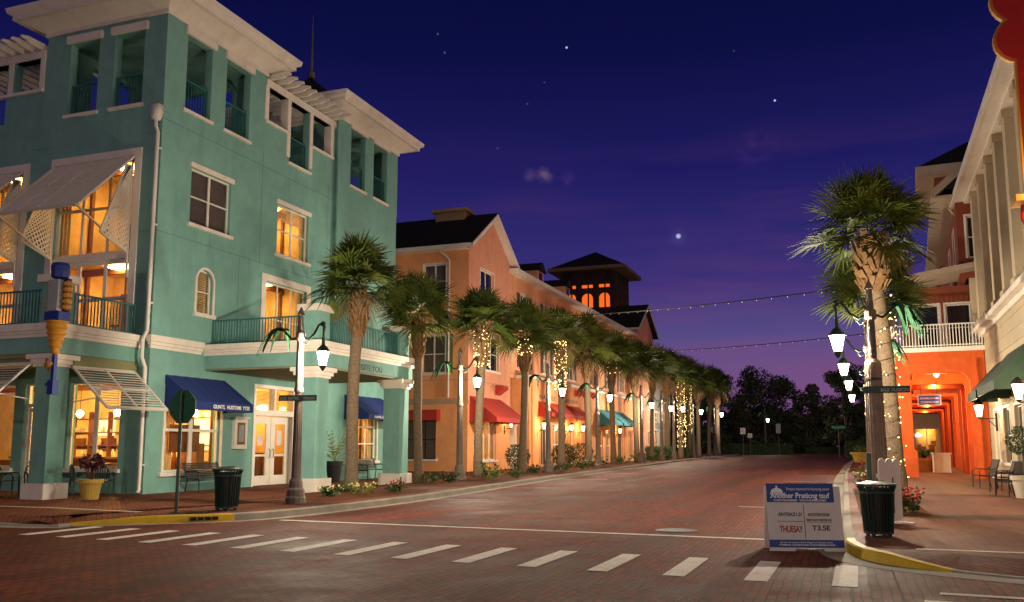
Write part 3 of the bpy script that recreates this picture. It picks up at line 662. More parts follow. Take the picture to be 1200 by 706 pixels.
cn.box(-20.32, -20.28, 23.0, 24.4, 1.4, 2.3)
for k in range(6): cn.box(-32.9, -20.3, 22.2 + .75 * k, 22.32 + .75 * k, 3.72, 3.98)
cn.box(-33, -20.3, 26.52, 26.59, .16, 1.05)
for x in (-28.2, -26.7, -24.9, -23.3): cn.box(x, x + .7, 26.5, 26.57, 1.25 + .2 * (int(x) % 3), 1.9)
for x in (-27.4, -22.6, -21.5): cn.box(x, x + .45, 25.2, 25.6, .16, 1.7); cn.lathe([(.22, .5), (.22, .53)], (x - .6, 24.0, .16), 10); cn.bar((x - .6, 24.0, .16), (x - .6, 24.0, .68), .05)
cn.build('shop_fitting', INWOOD, T)
di = MB(); di.box(-24.4, -23.5, 26.5, 26.585, 1.9, 2.7); di.box(-22.3, -21.3, 26.5, 26.585, 1.45, 2.85); di.box(-27.2, -26.1, 26.5, 26.585, 2.0, 2.6); di.build('lit_display', mat('display_glow', (.8, .7, .5), .5, .2, emis=(1, .72, .34), es=1.1), T)
gd = MB()
for k in range(70):
    x = RND.uniform(-28.8, -21.5); z = RND.choice((1.64, 2.14, 2.64, 1.22)); yy = 26.4 if z != 1.22 else 24.9
    h = RND.uniform(.1, .28); gd.lathe([(.05, 0), (.06, h * .6), (.02, h)], (x, yy, z), 6)
gd.build('shop_goods', mat('pale_goods', (.6, .5, .35), .5, .5, 3), T)
for k, (x, y) in enumerate(((-27.6, 24.2), (-25.4, 24.2), (-23.4, 23.9), (-21.7, 23.7), (-21.2, 25.2))):
    p = MB(); p.ball((x, y, 2.75), .13, 10, 8); p.build('pendant_lamp', PEND, T)
    q = MB(); q.tube([(x, y, 2.88), (x, y, 3.98)], .01, 5); q.build('pendant_cord', WIRE, T)
    light('pendant_light', (x, y, 2.5), 190, (1, .56, .17), .12, T)
# storefront glazing at the back of the corner porch
window(T, PL, stA[0], stA[1], stA[2], stA[3], 'shop', 2, 1, sill=True, head=False, mw=.09, name='shop_window')
window(T, PL, stC[0], stC[1], stC[2], stC[3], 'shop', 3, 1, sill=True, head=False, mw=.09, name='shop_window')
d = MB(); x0, x1 = stB[0], stB[1]
d.ob(PL, x0, x0 + .08, -.2, -.1, .15, 3.62); d.ob(PL, x1 - .08, x1, -.2, -.1, .15, 3.62); d.ob(PL, x0 + .08, x1 - .08, -.2, -.1, 2.85, 2.97); d.ob(PL, x0 + .08, x1 - .08, -.2, -.1, 3.55, 3.62)
for xx in (x0 + .10, x1 - .21): d.ob(PL, xx, xx + .11, -.18, -.12, .17, 2.83)
d.ob(PL, x0 + .21, x1 - .21, -.18, -.12, .17, .42); d.ob(PL, x0 + .21, x1 - .21, -.18, -.12, 2.7, 2.83); d.ob(PL, x0 + .21, x1 - .21, -.18, -.12, 1.05, 1.12)
dd = d.build('shop_door', WHITEP, T); MB().ob(PL, x0 + .2, x1 - .2, -.155, -.145, .4, 2.75).build('pane', GLASS, dd); h_ = MB(); h_.bar((x1 - .25, 21.52, 1.0), (x1 - .25, 21.52, 1.4), .03); h_.build('handle', DARKF, dd)
# the shop window on the street face (same room behind)
window(T, PF, *shopw, 'shop', 2, 2, casing=.10, sill=True, head=False, mw=.09, name='shop_window')
cb = MB()
for k in range(11): cb.box(-20.5, -20.46, 22.35 + .09 * k, 22.40 + .09 * k, .8, 3.4)
cb.build('curtain', BLIND, T)
# entrance doors with transom
a, b = doorh[0], doorh[1]
d = MB()
for (q0, q1, z0, z1) in ((a, a + .10, .15, 3.85), (b - .10, b, .15, 3.85), (a + .1, b - .1, 2.72, 2.92), (a + .1, b - .1, 3.72, 3.85), ((a + b) / 2 - .05, (a + b) / 2 + .05, 2.92, 3.72)): d.ob(PF, q0, q1, -.22, .03, z0, z1)
df = d.build('entrance', WHITEP, T)
MB().ob(PF, a + .08, b - .08, -.12, -.11, 2.9, 3.74).build('transom_pane', GLASS, df)
mid = (a + b) / 2
for (q0, q1, hs) in ((a + .11, mid - .012, 1), (mid + .012, b - .11, -1)):
    l = MB(); w2 = .26
    l.ob(PF, q0, q0 + w2, -.19, -.13, .17, 2.70); l.ob(PF, q1 - w2, q1, -.19, -.13, .17, 2.70); l.ob(PF, q0 + w2, q1 - w2, -.19, -.13, .17, .52); l.ob(PF, q0 + w2, q1 - w2, -.19, -.13, 2.42, 2.70); l.ob(PF, q0 + w2, q1 - w2, -.185, -.135, 1.22, 1.30)
    lo = l.build('door', WHITEP, T); MB().ob(PF, q0 + .2, q1 - .2, -.165, -.155, .5, 2.45).build('pane', GLASS, lo)
    MB().ob(PF, (q0 + q1) / 2 - .17, (q0 + q1) / 2 + .13, -.156, -.15, 1.62, 2.02 if hs == 1 else 2.2).build('notice', SIGNW, lo)
    hq = q1 - .10 if hs == 1 else q0 + .10
    hh = MB(); p_ = [(-19.9 - .12, Y0 + hq, 1.15), (-19.9 - .05, Y0 + hq, 1.2), (-19.9 - .05, Y0 + hq, 1.45), (-19.9 - .12, Y0 + hq, 1.5)]; hh.tube(p_, .014, 6); hh.build('handle', BLACKM, lo)
lob = MB(); lob.quad((-24, 29.7, .16), (-20.3, 29.7, .16), (-20.3, 29.7, 3.95), (-24, 29.7, 3.95)); lob.quad((-23.2, 26.65, .16), (-23.2, 29.7, .16), (-23.2, 29.7, 3.95), (-23.2, 26.65, 3.95)); lob.quad((-24, 26.65, 3.95), (-20.3, 26.65, 3.95), (-20.3, 29.7, 3.95), (-24, 29.7, 3.95))
lob.build('lobby_wall', INWALL, T)
lf = MB(); lf.box(-21.3, -20.9, 27.1, 27.9, .16, 1.0); lf.box(-21.2, -20.8, 28.3, 28.7, .16, 1.35); lf.box(-23.15, -20.4, 29.6, 29.68, .16, 1.2); lf.box(-23.15, -20.4, 29.6, 29.68, 2.6, 2.75); lf.box(-23.1, -22.6, 27.6, 28.9, .16, 1.1); lf.box(-23.16, -23.1, 27.2, 27.7, 1.5, 2.1); lf.box(-23.16, -23.1, 28.3, 29.0, 1.6, 2.3)
for k in range(14): lf.box(-20.6, -20.58, 26.75, 29.3, 3.0 + .05 * k, 3.02 + .05 * k)
lf.build('lobby_fitting', INWOOD, T)
light('lobby_light', (-21.8, 28.1, 3.3), 180, (1, .57, .19), .15, T)
# entrance porch: slab, columns, piers, rails, frieze
e = MB(); e.box(-19.9, -15.5, 24.0, 30.7, 4.16, 4.60); e.box(-19.9, -15.52, 24.02, 30.68, 4.9, 4.96)
e.build('porch_fascia', TEAL, T)
e = MB(); e.box(-19.88, -15.55, 24.05, 30.65, 4.10, 4.158); e.build('porch_ceiling', OLIVE, T)
e = MB()
for (o0, z0, z1) in ((.05, 4.60, 4.70), (.12, 4.70, 4.78), (.20, 4.78, 4.96)): e.box(-19.9 + .001, -15.5 + o0, 24.0 - o0, 30.7 + o0, z0, z1 - .002)
e.build('porch_cornice', WHITE, T)
def column(x0, x1, y0, y1, z0, z1, par):
    c = MB(); c.box(x0, x1, y0, y1, z0 + .42, z1 - .36); w = c.build('column', TEAL, par)
    c = MB(); c.box(x0 - .12, x1 + .12, y0 - .12, y1 + .12, z0, z0 + .43); c.build('plinth', WHITE, w)
    c = MB()
    for (o0, q0, q1) in ((.05, .36, .28), (.11, .279, .16), (.19, .159, .02)): c.box(x0 - o0, x1 + o0, y0 - o0, y1 + o0, z1 - q0, z1 - q1)
    c.build('capital', WHITE, w)
column(-16.27, -15.58, 24.12, 24.85, .15, 4.14, T); column(-16.27, -15.58, 29.85, 30.58, .15, 4.14, T)
def pier(x0, x1, y0, y1, z0, z1):
    c = MB(); c.box(x0, x1, y0, y1, z0, z1); w = c.build('pier', TEAL, T); MB().box(x0 - .10, x1 + .10, y0 - .10, y1 + .10, z1 + .001, z1 + .22).build('cap', WHITE, w)
pier(-16.25, -15.6, 24.15, 24.85, 4.955, 5.95); pier(-16.25, -15.6, 29.85, 30.58, 4.955, 5.95)
railing('balcony_railing', (-19.85, 24.3), (-16.28, 24.3), 4.96, 5.85, T, gap=.11, r=.026); railing('balcony_railing', (-15.72, 24.88), (-15.72, 29.82), 4.96, 5.85, T, gap=.11, r=.026)
text('ISITE YOU', ((-15.5, 26.75), (0, 1), (1, 0)), 0, 4.235, .29, INK, T, width=1.5, bold=True)
# white belt along the street face
for (ya, yb) in ((21.2, 23.78), (30.93, 37.32)):
    b_ = MB()
    for (o0, z0, z1) in ((.05, 4.62, 4.72), (.10, 4.722, 4.82), (.17, 4.822, 5.02)): b_.box(-19.92, -19.9 + o0, ya - (o0 if ya < 22 else 0) + .3 * (ya < 22), yb, z0, z1)
    b_.build('belt_course', WHITE, T)
# corner porch and its balcony
e = MB(); e.box(-36, -20.3, 18.3, 21.5, 4.18, 4.62); e.box(-36, -20.32, 18.32, 21.5, 4.9, 5.0); e.build('porch_fascia', TEAL, T)
e = MB(); e.box(-36, -20.35, 18.35, 21.5, 4.06, 4.178); e.build('porch_ceiling', OLIVE, T)
e = MB()
for (o0, z0, z1) in ((.05, 4.62, 4.72), (.10, 4.72, 4.80), (.17, 4.80, 5.0)): e.box(-36, -20.3 + o0, 18.3 - o0, 21.498, z0 + .001, z1)
e.build('porch_cornice', WHITE, T)
column(-21.05, -20.47, 18.42, 19.02, .15, 4.17, T); column(-26.2, -25.6, 18.42, 19.02, .15, 4.17, T)
pier(-21.0, -20.42, 18.4, 19.0, 5.0, 6.2); pier(-26.2, -25.6, 18.4, 19.0, 5.0, 6.2)
railing('balcony_railing', (-25.58, 18.55), (-21.02, 18.55), 5.0, 6.05, T, gap=.12, r=.026); railing('balcony_railing', (-20.55, 19.02), (-20.55, 21.46), 5.0, 6.0, T, gap=.12, r=.026); railing('balcony_railing', (-31, 18.55), (-26.22, 18.55), 5.0, 6.05, T, gap=.12, r=.026)
# tall bay windows with propped shutters
def lattice(mb, p00, p10, p11, p01, gap, w, th=.02, frame=.06, tri=False):
    """crossed diagonal laths inside a (p00,p10,p11,p01) panel with a frame"""
    p00, p10, p11, p01 = map(V3, (p00, p10, p11, p01))
    def at(s, t): return (p00 * (1 - s) + p10 * s) * (1 - t) + (p01 * (1 - s) + p11 * s) * t
    Lx = (p10 - p00).length; Lz = max((p01 - p00).length, (p11 - p10).length); n = int((Lx + Lz) / gap)
    up = (p10 - p00).cross(p11 - p10).normalized()
    if up.length < .5: up = Vector((0, 0, 1))
    for k in range(1, n):
        c = k * gap
        for sg in (0, 1):
            s0, t0 = (c / Lx, 0) if c <= Lx else (1, (c - Lx) / Lz); s1, t1 = (0, c / Lz) if c <= Lz else ((c - Lz) / Lx, 1)
            if sg: s0, s1 = 1 - s0, 1 - s1
            a_, b_ = at(s0, t0), at(s1, t1)
            if (a_ - b_).length > .04: mb.bar(a_ + up * (.006 * sg), b_ + up * (.006 * sg), w, .008, up)
    for (a_, b_) in ((p00, p10), (p10, p11), (p11, p01), (p01, p00)):
        if (a_ - b_).length > .05: mb.bar(a_, b_, frame, frame * .7, up)
def bay(x0, x1):
    w = window(T, PL, x0, x1, 7.72, 10.9, 'lit', 3, 2, sill=False, head=False, name='bay_window', mw=.09, fw=.12, depth=2.6, zf=.02)
    window(T, PL, x0, x1, 5.02, 7.55, 'lit', 3, 2, sill=False, head=False, name='balcony_door', mw=.12, fw=.12, depth=2.6, zf=.02, zc=.10)
    f = MB(); f.ob(PL, x0, x1, -.25, .02, 7.55, 7.72); f.ob(PL, x0 - .26, x0, -.02, .05, 5.02, 11.15); f.ob(PL, x1, x1 + .26, -.02, .05, 5.02, 11.15); f.ob(PL, x0, x1, -.02, .049, 10.9, 11.15); f.build('casing', WHITE, w)
    s = MB(); A, B, C_, D = V3((x0, 21.40, 10.85)), V3((x1, 21.40, 10.85)), V3((x1, 19.30, 8.72)), V3((x0, 19.30, 8.72))
    nrm = (B - A).cross(C_ - B).normalized()
    for (p, q) in ((A, B), (B, C_), (C_, D), (D, A)): s.bar(p, q, .10, .07, nrm)
    for k in range(1, 4): s.bar(A.lerp(B, k / 4), D.lerp(C_, k / 4), .055, .05, nrm)
    s.bar(A.lerp(D, .5), B.lerp(C_, .5), .05, .05, nrm)
    for k in range(44):
        t = (k + .5) / 44; s.bar(A.lerp(D, t), B.lerp(C_, t), .05, .008, (nrm + Vector((0, .5, 0))).normalized())
    so = s.build('propped_shutter', LATT, T)
    for x in (x0 + .05, x1 - .05): g = MB(); g.bar((x, 19.33, 8.72), (x, 21.40, 7.7), .055); g.bar((x, 21.40, 7.72), (x, 21.44, 6.9), .06); g.build('prop', LATT, so)
    for x in (x0 + .02, x1 - .02):
        l = MB(); lattice(l, (x, 21.38, 7.72), (x, 20.25, 8.1), (x, 21.15, 10.5), (x, 21.38, 10.55), .17, .05); l.build('side_lattice', LATT, so)
bay(-24.2, -20.9); bay(-29.0, -25.72)
def louvre_shutter(A, B, C_, D, nv=2):
    A, B, C_, D = map(V3, (A, B, C_, D)); s = MB(); nrm = (B - A).cross(C_ - B).normalized()
    for (p, q) in ((A, B), (B, C_), (C_, D), (D, A)): s.bar(p, q, .07, .05, nrm)
    for k in range(1, nv): s.bar(A.lerp(B, k / nv), D.lerp(C_, k / nv), .06, .05, nrm)
    s.bar(A.lerp(D, .5), B.lerp(C_, .5), .06, .05, nrm)
    for k in range(15):
        t = (k + .7) / 15.4; s.bar(A.lerp(D, t), B.lerp(C_, t), .055, .012, (nrm + (D - A).normalized() * .4).normalized())
    so = s.build('propped_shutter', WHITEP, T)
    for (p, q) in ((A, D), (B, C_)): g = MB(); g.bar(p.lerp(q, .75), (p.x, p.y, p.z - 1.0), .03); g.build('prop', WHITEP, so)
louvre_shutter((-20.28, 18.98, 3.82), (-20.28, 21.3, 3.86), (-18.95, 21.3, 2.68), (-18.95, 18.98, 2.66))
louvre_shutter((-25.5, 18.32, 3.9), (-21.15, 18.32, 3.9), (-21.15, 17.0, 2.72), (-25.5, 17.0, 2.72), 3)
bm_ = MB(); bm_.box(-20.42, -20.30, 19.03, 21.48, 3.82, 4.06); bm_.box(-25.58, -21.07, 18.45, 18.57, 3.88, 4.06); bm_.build('shutter_beam', OLIVE, T)
# awnings and downspout
aw = awning(T, PF, fy(22.2), fy(25.05), 3.85, 2.98, 1.25, NAVY, .26)
text('OUNTS,  HUSTOMS  YTSR', ((-19.9 + 1.262, 21.5), (0, 1), (1, 0)), fy(23.0), 2.79, .17, INKW, T, width=1.85, bold=True)
awning(T, PF, fy(33.0), fy(36.2), 3.8, 2.98, 1.2, NAVY, .24)
text('OUNTS,  HUSTOMS  YTSR', ((-19.9 + 1.212, 21.5), (0, 1), (1, 0)), fy(33.5), 2.80, .14, INKW, T, width=2.0, bold=True)
ds = MB(); x, y = -20.05, 21.38
ds.prism([(x - .18, y - .10, 12.45), (x + .18, y - .10, 12.45), (x + .18, y - .10, 12.15), (x + .09, y - .10, 11.95), (x - .09, y - .10, 11.95), (x - .18, y - .10, 12.15)], (0, .2, 0))
ds.tube([(x, y, 12.0), (x, y, 11.75), (x + .10, y, 11.55), (x + .10, y, 5.15), (x + .04, y - .1, 4.85), (x + .04, y - .1, 4.3), (x + .10, y, 4.0), (x + .10, y, .3), (x + .16, y - .08, .2)], .06, 8)
for z in (11, 8.5, 6, 3, 1): ds.box(x + .02, x + .18, y + .04, y + .12, z, z + .05)
ds.build('downspout', WHITEP, T, True)
ds = MB(); ds.tube([(-19.70, 31.68, 15.7), (-19.70, 31.68, 5.1)], .05, 6); ds.build('downspout', TEAL, T)

# menu case on the wall
mc = thing('menu_case', 'white framed menu case on the teal wall beside the lit entrance doors', 'menu case', (-19.9, 25.95, 1.45), world=True)
c = MB(); c.ob(PF, fy(25.6), fy(26.3), 0, .12, 1.5, 2.55); c.ob(PF, fy(25.55), fy(26.35), 0, .17, 2.551, 2.62); c.build('case', WHITEP, mc)
MB().ob(PF, fy(25.74), fy(26.16), .121, .13, 1.65, 2.42).build('panel', INWOOD, mc); MB().ob(PF, fy(25.80), fy(26.10), .131, .136, 1.75, 2.34).build('menu', mat('grey_menu', (.25, .28, .28), .4, .2), mc)

# seahorse ornament on the corner column
so = thing('seahorse_ornament', 'blue and gold seahorse ornament on a blue pole in front of the corner column', 'ornament', (-19.85, 17.95, 2.95), world=True)
X, Y = -19.86, 17.95
p = MB(); p.bar((X, Y, 3.15), (X, Y, 4.9), .10); p.box(X - .10, X + .10, Y - .10, Y + .10, 2.98, 3.36); p.bar((X, Y, 3.3), (X - .9, Y + .55, 3.3), .06); p.build('pole', BLUEP, so)
p = MB(); p.lathe([(.09, 6.12), (.22, 6.18), (.24, 6.35), (.24, 6.50), (.20, 6.58)], (X, Y, 0), 14); p.box(X - .26, X + .26, Y - .2, Y + .18, 4.98, 5.22); p.box(X - .26, X + .26, Y + .1, Y + .16, 5.22, 6.15); p.build('body', BLUEP, so)
p = MB(); p.box(X - .17, X + .17, Y - .2, Y - .02, 5.24, 6.1); p.build('panel', GREYP, so)
for sx in (-1, 1):
    p = MB()
    for k in range(5): p.lathe([(.02, 0), (.12, .05), (.13, .14), (.02, .2)], (X + sx * .29, Y + .02, 5.25 + .16 * k), 8)
    p.build('fin', GOLD, so)
p = MB(); pts = []
for k in range(26):
    t = k / 25; pts.append((.235 * (1 - t) ** .7 + .05 + .03 * math.cos(k * math.pi / 2.2), 4.97 - t * .95))
p.lathe(pts, (X, Y, 0), 12); p.tube([(X, Y, 4.02), (X - .03, Y - .05, 3.82), (X - .16, Y - .05, 3.68), (X - .27, Y - .04, 3.78), (X - .25, Y - .03, 3.96), (X - .18, Y - .03, 3.94)], [.07, .06, .055, .05, .05, .03], 8)
p.build('tail', GOLD, so, True)

# ------------------------------------------------------------------ lantern on a wall bracket (a thing of its own)
def wall_lamp(label, loc, n, power, col=(1, .58, .20), s=1., group='lit wall lanterns'):
    """lantern hung from a wall bracket; n points away from the wall, loc is the lantern's middle"""
    t = thing('wall_lantern', label, 'wall lamp', loc, group=group, world=True)
    x, y, z = loc; nx, ny = n
    g = MB(); g.lathe([(.06 * s, -.2 * s), (.12 * s, .12 * s)], loc, 6, True); g.build('lantern_glass', LANTW, t)
    c = MB(); c.lathe([(.15 * s, .12 * s), (.10 * s, .20 * s), (.02 * s, .27 * s)], loc, 6); c.lathe([(.02 * s, -.26 * s), (.07 * s, -.2 * s)], loc, 6)
    for k in range(6):
        q = math.pi / 3 * k; c.bar((x + .06 * s * math.cos(q), y + .06 * s * math.sin(q), z - .2 * s), (x + .12 * s * math.cos(q), y + .12 * s * math.sin(q), z + .12 * s), .012)
    c.build('lantern_frame', DARKF, t)
    w = (x - nx * .42 * s, y - ny * .42 * s)
    a = MB(); a.tube([(w[0], w[1], z - .5 * s), (x - nx * .2 * s, y - ny * .2 * s, z - .27 * s), (x, y, z - .26 * s)], .018, 6); a.bar((w[0], w[1], z - .25 * s), (x, y, z - .25 * s), .03); a.box(w[0] - .04, w[0] + .04, w[1] - .04, w[1] + .04, z - .6 * s, z - .1 * s)
    a.build('bracket', DARKF, t)
    light('lantern_light', (x, y, z - .03), power, col, .06, t)
    return t

# ------------------------------------------------------------------ orange gabled house
O = thing('gabled_house', 'orange gabled house with red shop awnings and a dark shingle roof', 'building', (-20, 46.7, 0), world=True)
OS = ((0, 46.7), (1, 0), (0, -1)); OF = ((-20, 46.7), (0, 1), (1, 0))
def oy(y): return y - 46.7
sw = [(-22.9, -21.45, 10.3, 12.35), (-22.95, -21.45, 5.85, 8.1), (-24.1, -22.0, .85, 3.1), (-27.5, -26.1, 10.3, 12.35), (-27.5, -26.1, 5.85, 8.1)]
fw_ = [(oy(48.5), oy(50.7), 10.2, 12.3), (oy(49.4), oy(51.6), 6.2, 8.3), (oy(47.7), oy(51.2), .75, 3.3)]
m = MB(); wall(m, OS, -34, -20.3, 0, 13.45, sw); wall(m, OF, 0, 7.0, 0, 13.45, fw_)
m.prism([(-20, 46.7, 13.45), (-20, 53.7, 13.45), (-20, 50.2, 15.85)], (-.3, 0, 0)); m.box(-34, -20.3, 53.4, 53.7, 0, 13.4); m.box(-20.9, -20.28, 46.75, 47, 0, 13.4)
m.build('wall', ORANGE, O)
m = MB(); wall(m, ((-19.985, 46.7), (0, 1), (1, 0)), 0, 7.0, 4.2, 13.45, fw_[:2], .012); m.prism([(-19.985, 46.7, 13.45), (-19.985, 53.7, 13.45), (-19.985, 50.2, 15.85)], (-.012, 0, 0)); m.build('gable_wall', PINK, O)
m = MB(); 
for (y0, y1) in ((46.2, 50.2), (54.2, 50.2)):
    s = 1 if y0 < y1 else -1; z0 = 13.15; m.prism([(-19.55, y0, 13.28), (-19.55, y1, 16.02), (-19.55, y1, 16.14), (-19.55, y0, 13.40)], (-14.6, 0, 0))
m.build('roof', ROOF, O)
m = MB(); m.box(-34, -19.6, 46.1, 46.2, 13.12, 13.36); m.box(-34, -20, 46.2, 46.69, 13.10, 13.14); m.box(-34, -19.6, 54.2, 54.3, 13.12, 13.36)
for s in (-1, 1): m.prism([(-19.54, 50.2 + s * 4.05, 13.10), (-19.54, 50.2, 15.80), (-19.54, 50.2, 16.06), (-19.54, 50.2 + s * 4.05, 13.36)], (.06, 0, 0)); m.prism([(-19.56, 50.2 + s * 4.0, 13.10), (-19.56, 50.2, 15.84), (-19.56, 50.2, 15.90), (-19.56, 50.2 + s * 4.0, 13.18)], (-.42, 0, 0))
m.build('eave_trim', WHITE, O)
MB().box(-27.6, -26.9, 49.8, 50.6, 15.4, 16.5).build('chimney', mat('tan_stucco', (.34, .22, .12), .9, .1), O)
m = MB(); m.box(-23.6, -21.6, 49.7, 50.8, 15.4, 16.35); m.box(-23.8, -21.4, 49.5, 51.0, 16.35, 16.55); m.build('chimney', mat('tan_stucco', (.34, .22, .12), .9, .1), O)
window(O, OS, *sw[0], 'dark', 2, 2, blind=.9, sill=True, head=False, casing=.08); w_ = window(O, OS, *sw[1], 'dark', 2, 2, blind=.5, head=False, casing=.08)
m = MB(); m.ob(OS, -21.36, -20.95, 0, .05, 5.85, 8.1); m.ob(OS, -23.45, -23.04, 0, .05, 5.85, 8.1); m.build('shutter', mat('olive_shutter', (.13, .14, .05), .7, .1), w_)
for h in sw[3:]: window(O, OS, *h, 'dark', 2, 2, head=False, casing=.08)
window(O, OS, *sw[2], 'dark', 3, 2, head=False, name='shop_window', fm=DARKF, blind=.35)
awning(O, OS, -25.0, -21.7, 3.72, 3.62, .55, REDC, .55)
window(O, OF, *fw_[0], 'dark', 2, 1, head=False, casing=.09); w_ = window(O, OF, *fw_[1], 'dark', 2, 2, head=True, casing=.09)
window(O, OF, *fw_[2], 'lit', 4, 1, head=False, name='shop_window', mw=.1)
awning(O, OF, oy(46.95), oy(51.9), 4.5, 3.25, 1.7, REDC, .28)
m = MB(); m.ob(OS, -34, -20.3, 0, .03, 4.02, 4.35); m.ob(OS, -34, -20, 0, .025, 5.4, 5.46); m.ob(OF, 0, 7, .02, .045, 5.4, 5.46); m.ob(OF, 0, 7, .0, .05, 4.05, 4.2); m.build('belt_course', mat('tan_band', (.42, .27, .17), .85, .1), O)
m = MB(); m.tube([(-21.75, 46.25, 13.1), (-21.4, 46.55, 12.8), (-21.2, 46.62, 12.5), (-21.2, 46.62, 4.4)], .05, 6); m.build('downspout', WHITEP, O)
m = MB(); m.prism([(-19.98, 51.0, 5.35), (-19.5, 51.0, 5.35), (-19.4, 51.0, 5.15), (-19.98, 51.0, 4.75)], (0, .9, 0)); m.build('bracket', REDC, O)
wall_lamp('wall lantern beside the red awning of the orange gabled house', (-19.52, 52.6, 3.0), (1, 0), 40, s=1.1)
cab = thing('notice_case', 'white notice case on a post in front of the recessed orange wall', 'notice case', (-20.3, 54.6, .15), world=True)
c = MB(); c.box(-20.5, -19.9, 54.5, 54.65, 1.7, 2.9); c.box(-20.55, -19.85, 54.45, 54.7, 2.9, 2.98); c.build('case', WHITEP, cab); c = MB(); c.box(-20.5, -19.9, 54.5, 54.7, .15, 1.6); c.build('cabinet', WHITEP, cab)

# ------------------------------------------------------------------ long peach shop building
S = thing('shop_building', 'long peach two-storey shop building with a red and a blue awning', 'building', (-19.3, 55.5, 0), world=True)
SF = ((-19.3, 55.5), (0, 1), (1, 0)); SU = ((-20.2, 54), (0, 1), (1, 0)); SR = ((0, 55.5), (1, 0), (0, -1))
def sy(y): return y - 55.5
gh = [(sy(58.0), sy(59.3), .3, 2.9), (sy(60.6), sy(63.2), .2, 3.2), (sy(64.3), sy(65.9), .3, 3.1), (sy(69.5), sy(70.6), .3, 3.0), (sy(73), sy(75), .2, 3.0), (sy(76), sy(77.6), .2, 3.0), (sy(80.5), sy(82.3), .2, 3.2), (sy(85), sy(87), .3, 3.1)]
m = MB(); wall(m, SF, 0, sy(90.4), 0, 6.12, gh); wall(m, SR, -26, -19.6, 0, 6.12); m.box(-26, -19.55, 55.6, 90.3, 6.0, 6.11)
m.build('wall', ORANGE, S)
uh = [(2.2, 3.9, 6.9, 8.9), (7.2, 8.7, 6.9, 8.9), (13.5, 15.2, 6.9, 8.9), (19.8, 21.4, 6.9, 8.9), (26, 27.6, 6.9, 8.9), (31, 32.6, 6.9, 8.9)]
uh += [(a, b, 10.2, 12.0) for a, b, _, _ in uh]
m = MB(); wall(m, SU, 0, 36.4, 6.1, 13.0, uh); m.box(-30, -20.4, 54, 54.3, 0, 13.0); m.box(-30, -20.5, 90, 90.4, 0, 13); m.build('upper_wall', PEACH, S)
for i, h in enumerate(uh):
    w_ = window(S, SU, *h, 'lit' if i == 8 else 'dark', 2, 2, head=False, casing=.08, blind=.4 if i % 2 else 0)
    q = MB(); q.ob(SU, h[0] - .62, h[0] - .12, .002, .05, h[2], h[3]); q.ob(SU, h[1] + .12, h[1] + .62, .002, .05, h[2], h[3]); q.build('shutter', mat('brown_shutter', (.09, .05, .035), .7, .15), w_)
m = MB(); m.ob(SU, 18.2, 36.35, .001, .16, 6.33, 6.85); m.ob(SU, 18.2, 19.4, .001, .16, 6.85, 12.9); m.ob(SU, 35.2, 36.35, .001, .16, 6.85, 12.9); m.ob(SU, 0, 1.0, .001, .12, 6.34, 12.9); m.ob(SU, 11.0, 11.9, .001, .12, 6.34, 12.9); m.ob(SU, 0, 36.3, .001, .08, 9.55, 9.75); m.build('wall_band', PEACH, S)
for yd in (60.5, 67.5):
    d_ = MB(); d_.box(-22.2, -20.4, yd, yd + 1.5, 13.3, 14.5); w_ = d_.build('dormer', PEACH, S); d_ = MB(); d_.prism([(-20.2, yd - .2, 14.5), (-20.2, yd + 1.7, 14.5), (-20.2, yd + .75, 15.2)], (-3, 0, 0)); d_.build('roof', ROOF, w_); d_ = MB(); d_.box(-20.39, -20.36, yd + .4, yd + 1.1, 13.7, 14.4); d_.build('pane', DGLASS, w_)
m = MB(); m.ob(SF, -.12, sy(90.4), -.02, .14, 6.121, 6.33); m.ob(SR, -26, -19.18, -.02, .14, 6.122, 6.328); m.build('ledge', WHITE, S)
m = MB(); m.box(-21, -19.5, 53.6, 90.6, 13.0, 13.06); m.box(-19.5, -19.4, 53.6, 90.6, 12.98, 13.26); m.box(-26, -19.5, 53.5, 53.6, 12.98, 13.26); m.build('eave_trim', WHITE, S)
hip(MB(), -31, -19.42, 53.55, 90.6, 13.27, 3.0).build('roof', ROOF, S)
for k, h in enumerate(gh):
    if k in (0, 3, 6): window(S, SF, *h, 'dark', 2, 1, head=False, sill=k != 6, name='shop_window')
    elif k in (1, 4, 5): window(S, SF, *h, 'lit', 3 if k == 1 else 2, 2, head=False, sill=False, name='shop_door', depth=1.6, mw=.1)
    else: window(S, SF, *h, 'lit', 2, 1, head=False, name='shop_window', depth=1.6)
awning(S, SF, sy(57.4), sy(67.4), 4.65, 3.85, 1.0, REDC, .25); awning(S, SF, sy(72.6), sy(82.6), 4.75, 3.6, 1.5, TEALC, .22)
text('NALOSE   SALARISMA', SF, sy(57.6), 4.85, .42, INK, S, width=9.5)
for k in range(6): m = MB(); m.prism([(-19.28, 66.2 + 1.0 * k, 5.95), (-18.85, 66.2 + 1.0 * k, 5.95), (-18.8, 66.2 + 1.0 * k, 5.8), (-19.28, 66.2 + 1.0 * k, 5.45)], (0, .45, 0)); m.build('bracket', REDC, S)
for y in (56.2, 67.9, 71.2, 83.6, 88.5): MB().ob(SF, sy(y) - .3, sy(y) + .3, 0, .10, .0, 6.1).build('pilaster', ORANGE, S)
for y, lb in ((57.1, 'orange wall lantern on the pilaster at the start of the red shop awning'), (63.75, 'wall lantern between the lit doors under the red shop awning'), (66.9, 'wall lantern at the far end of the red shop awning'), (79.3, 'wall lantern under the blue shop awning'), (88.5, 'bright wall lantern mounted high at the far end of the peach shop building')):
    wall_lamp(lb, (-18.8, y, 3.0 if y < 85 else 4.2), (1, 0), 130 if y < 85 else 200, s=1.25)
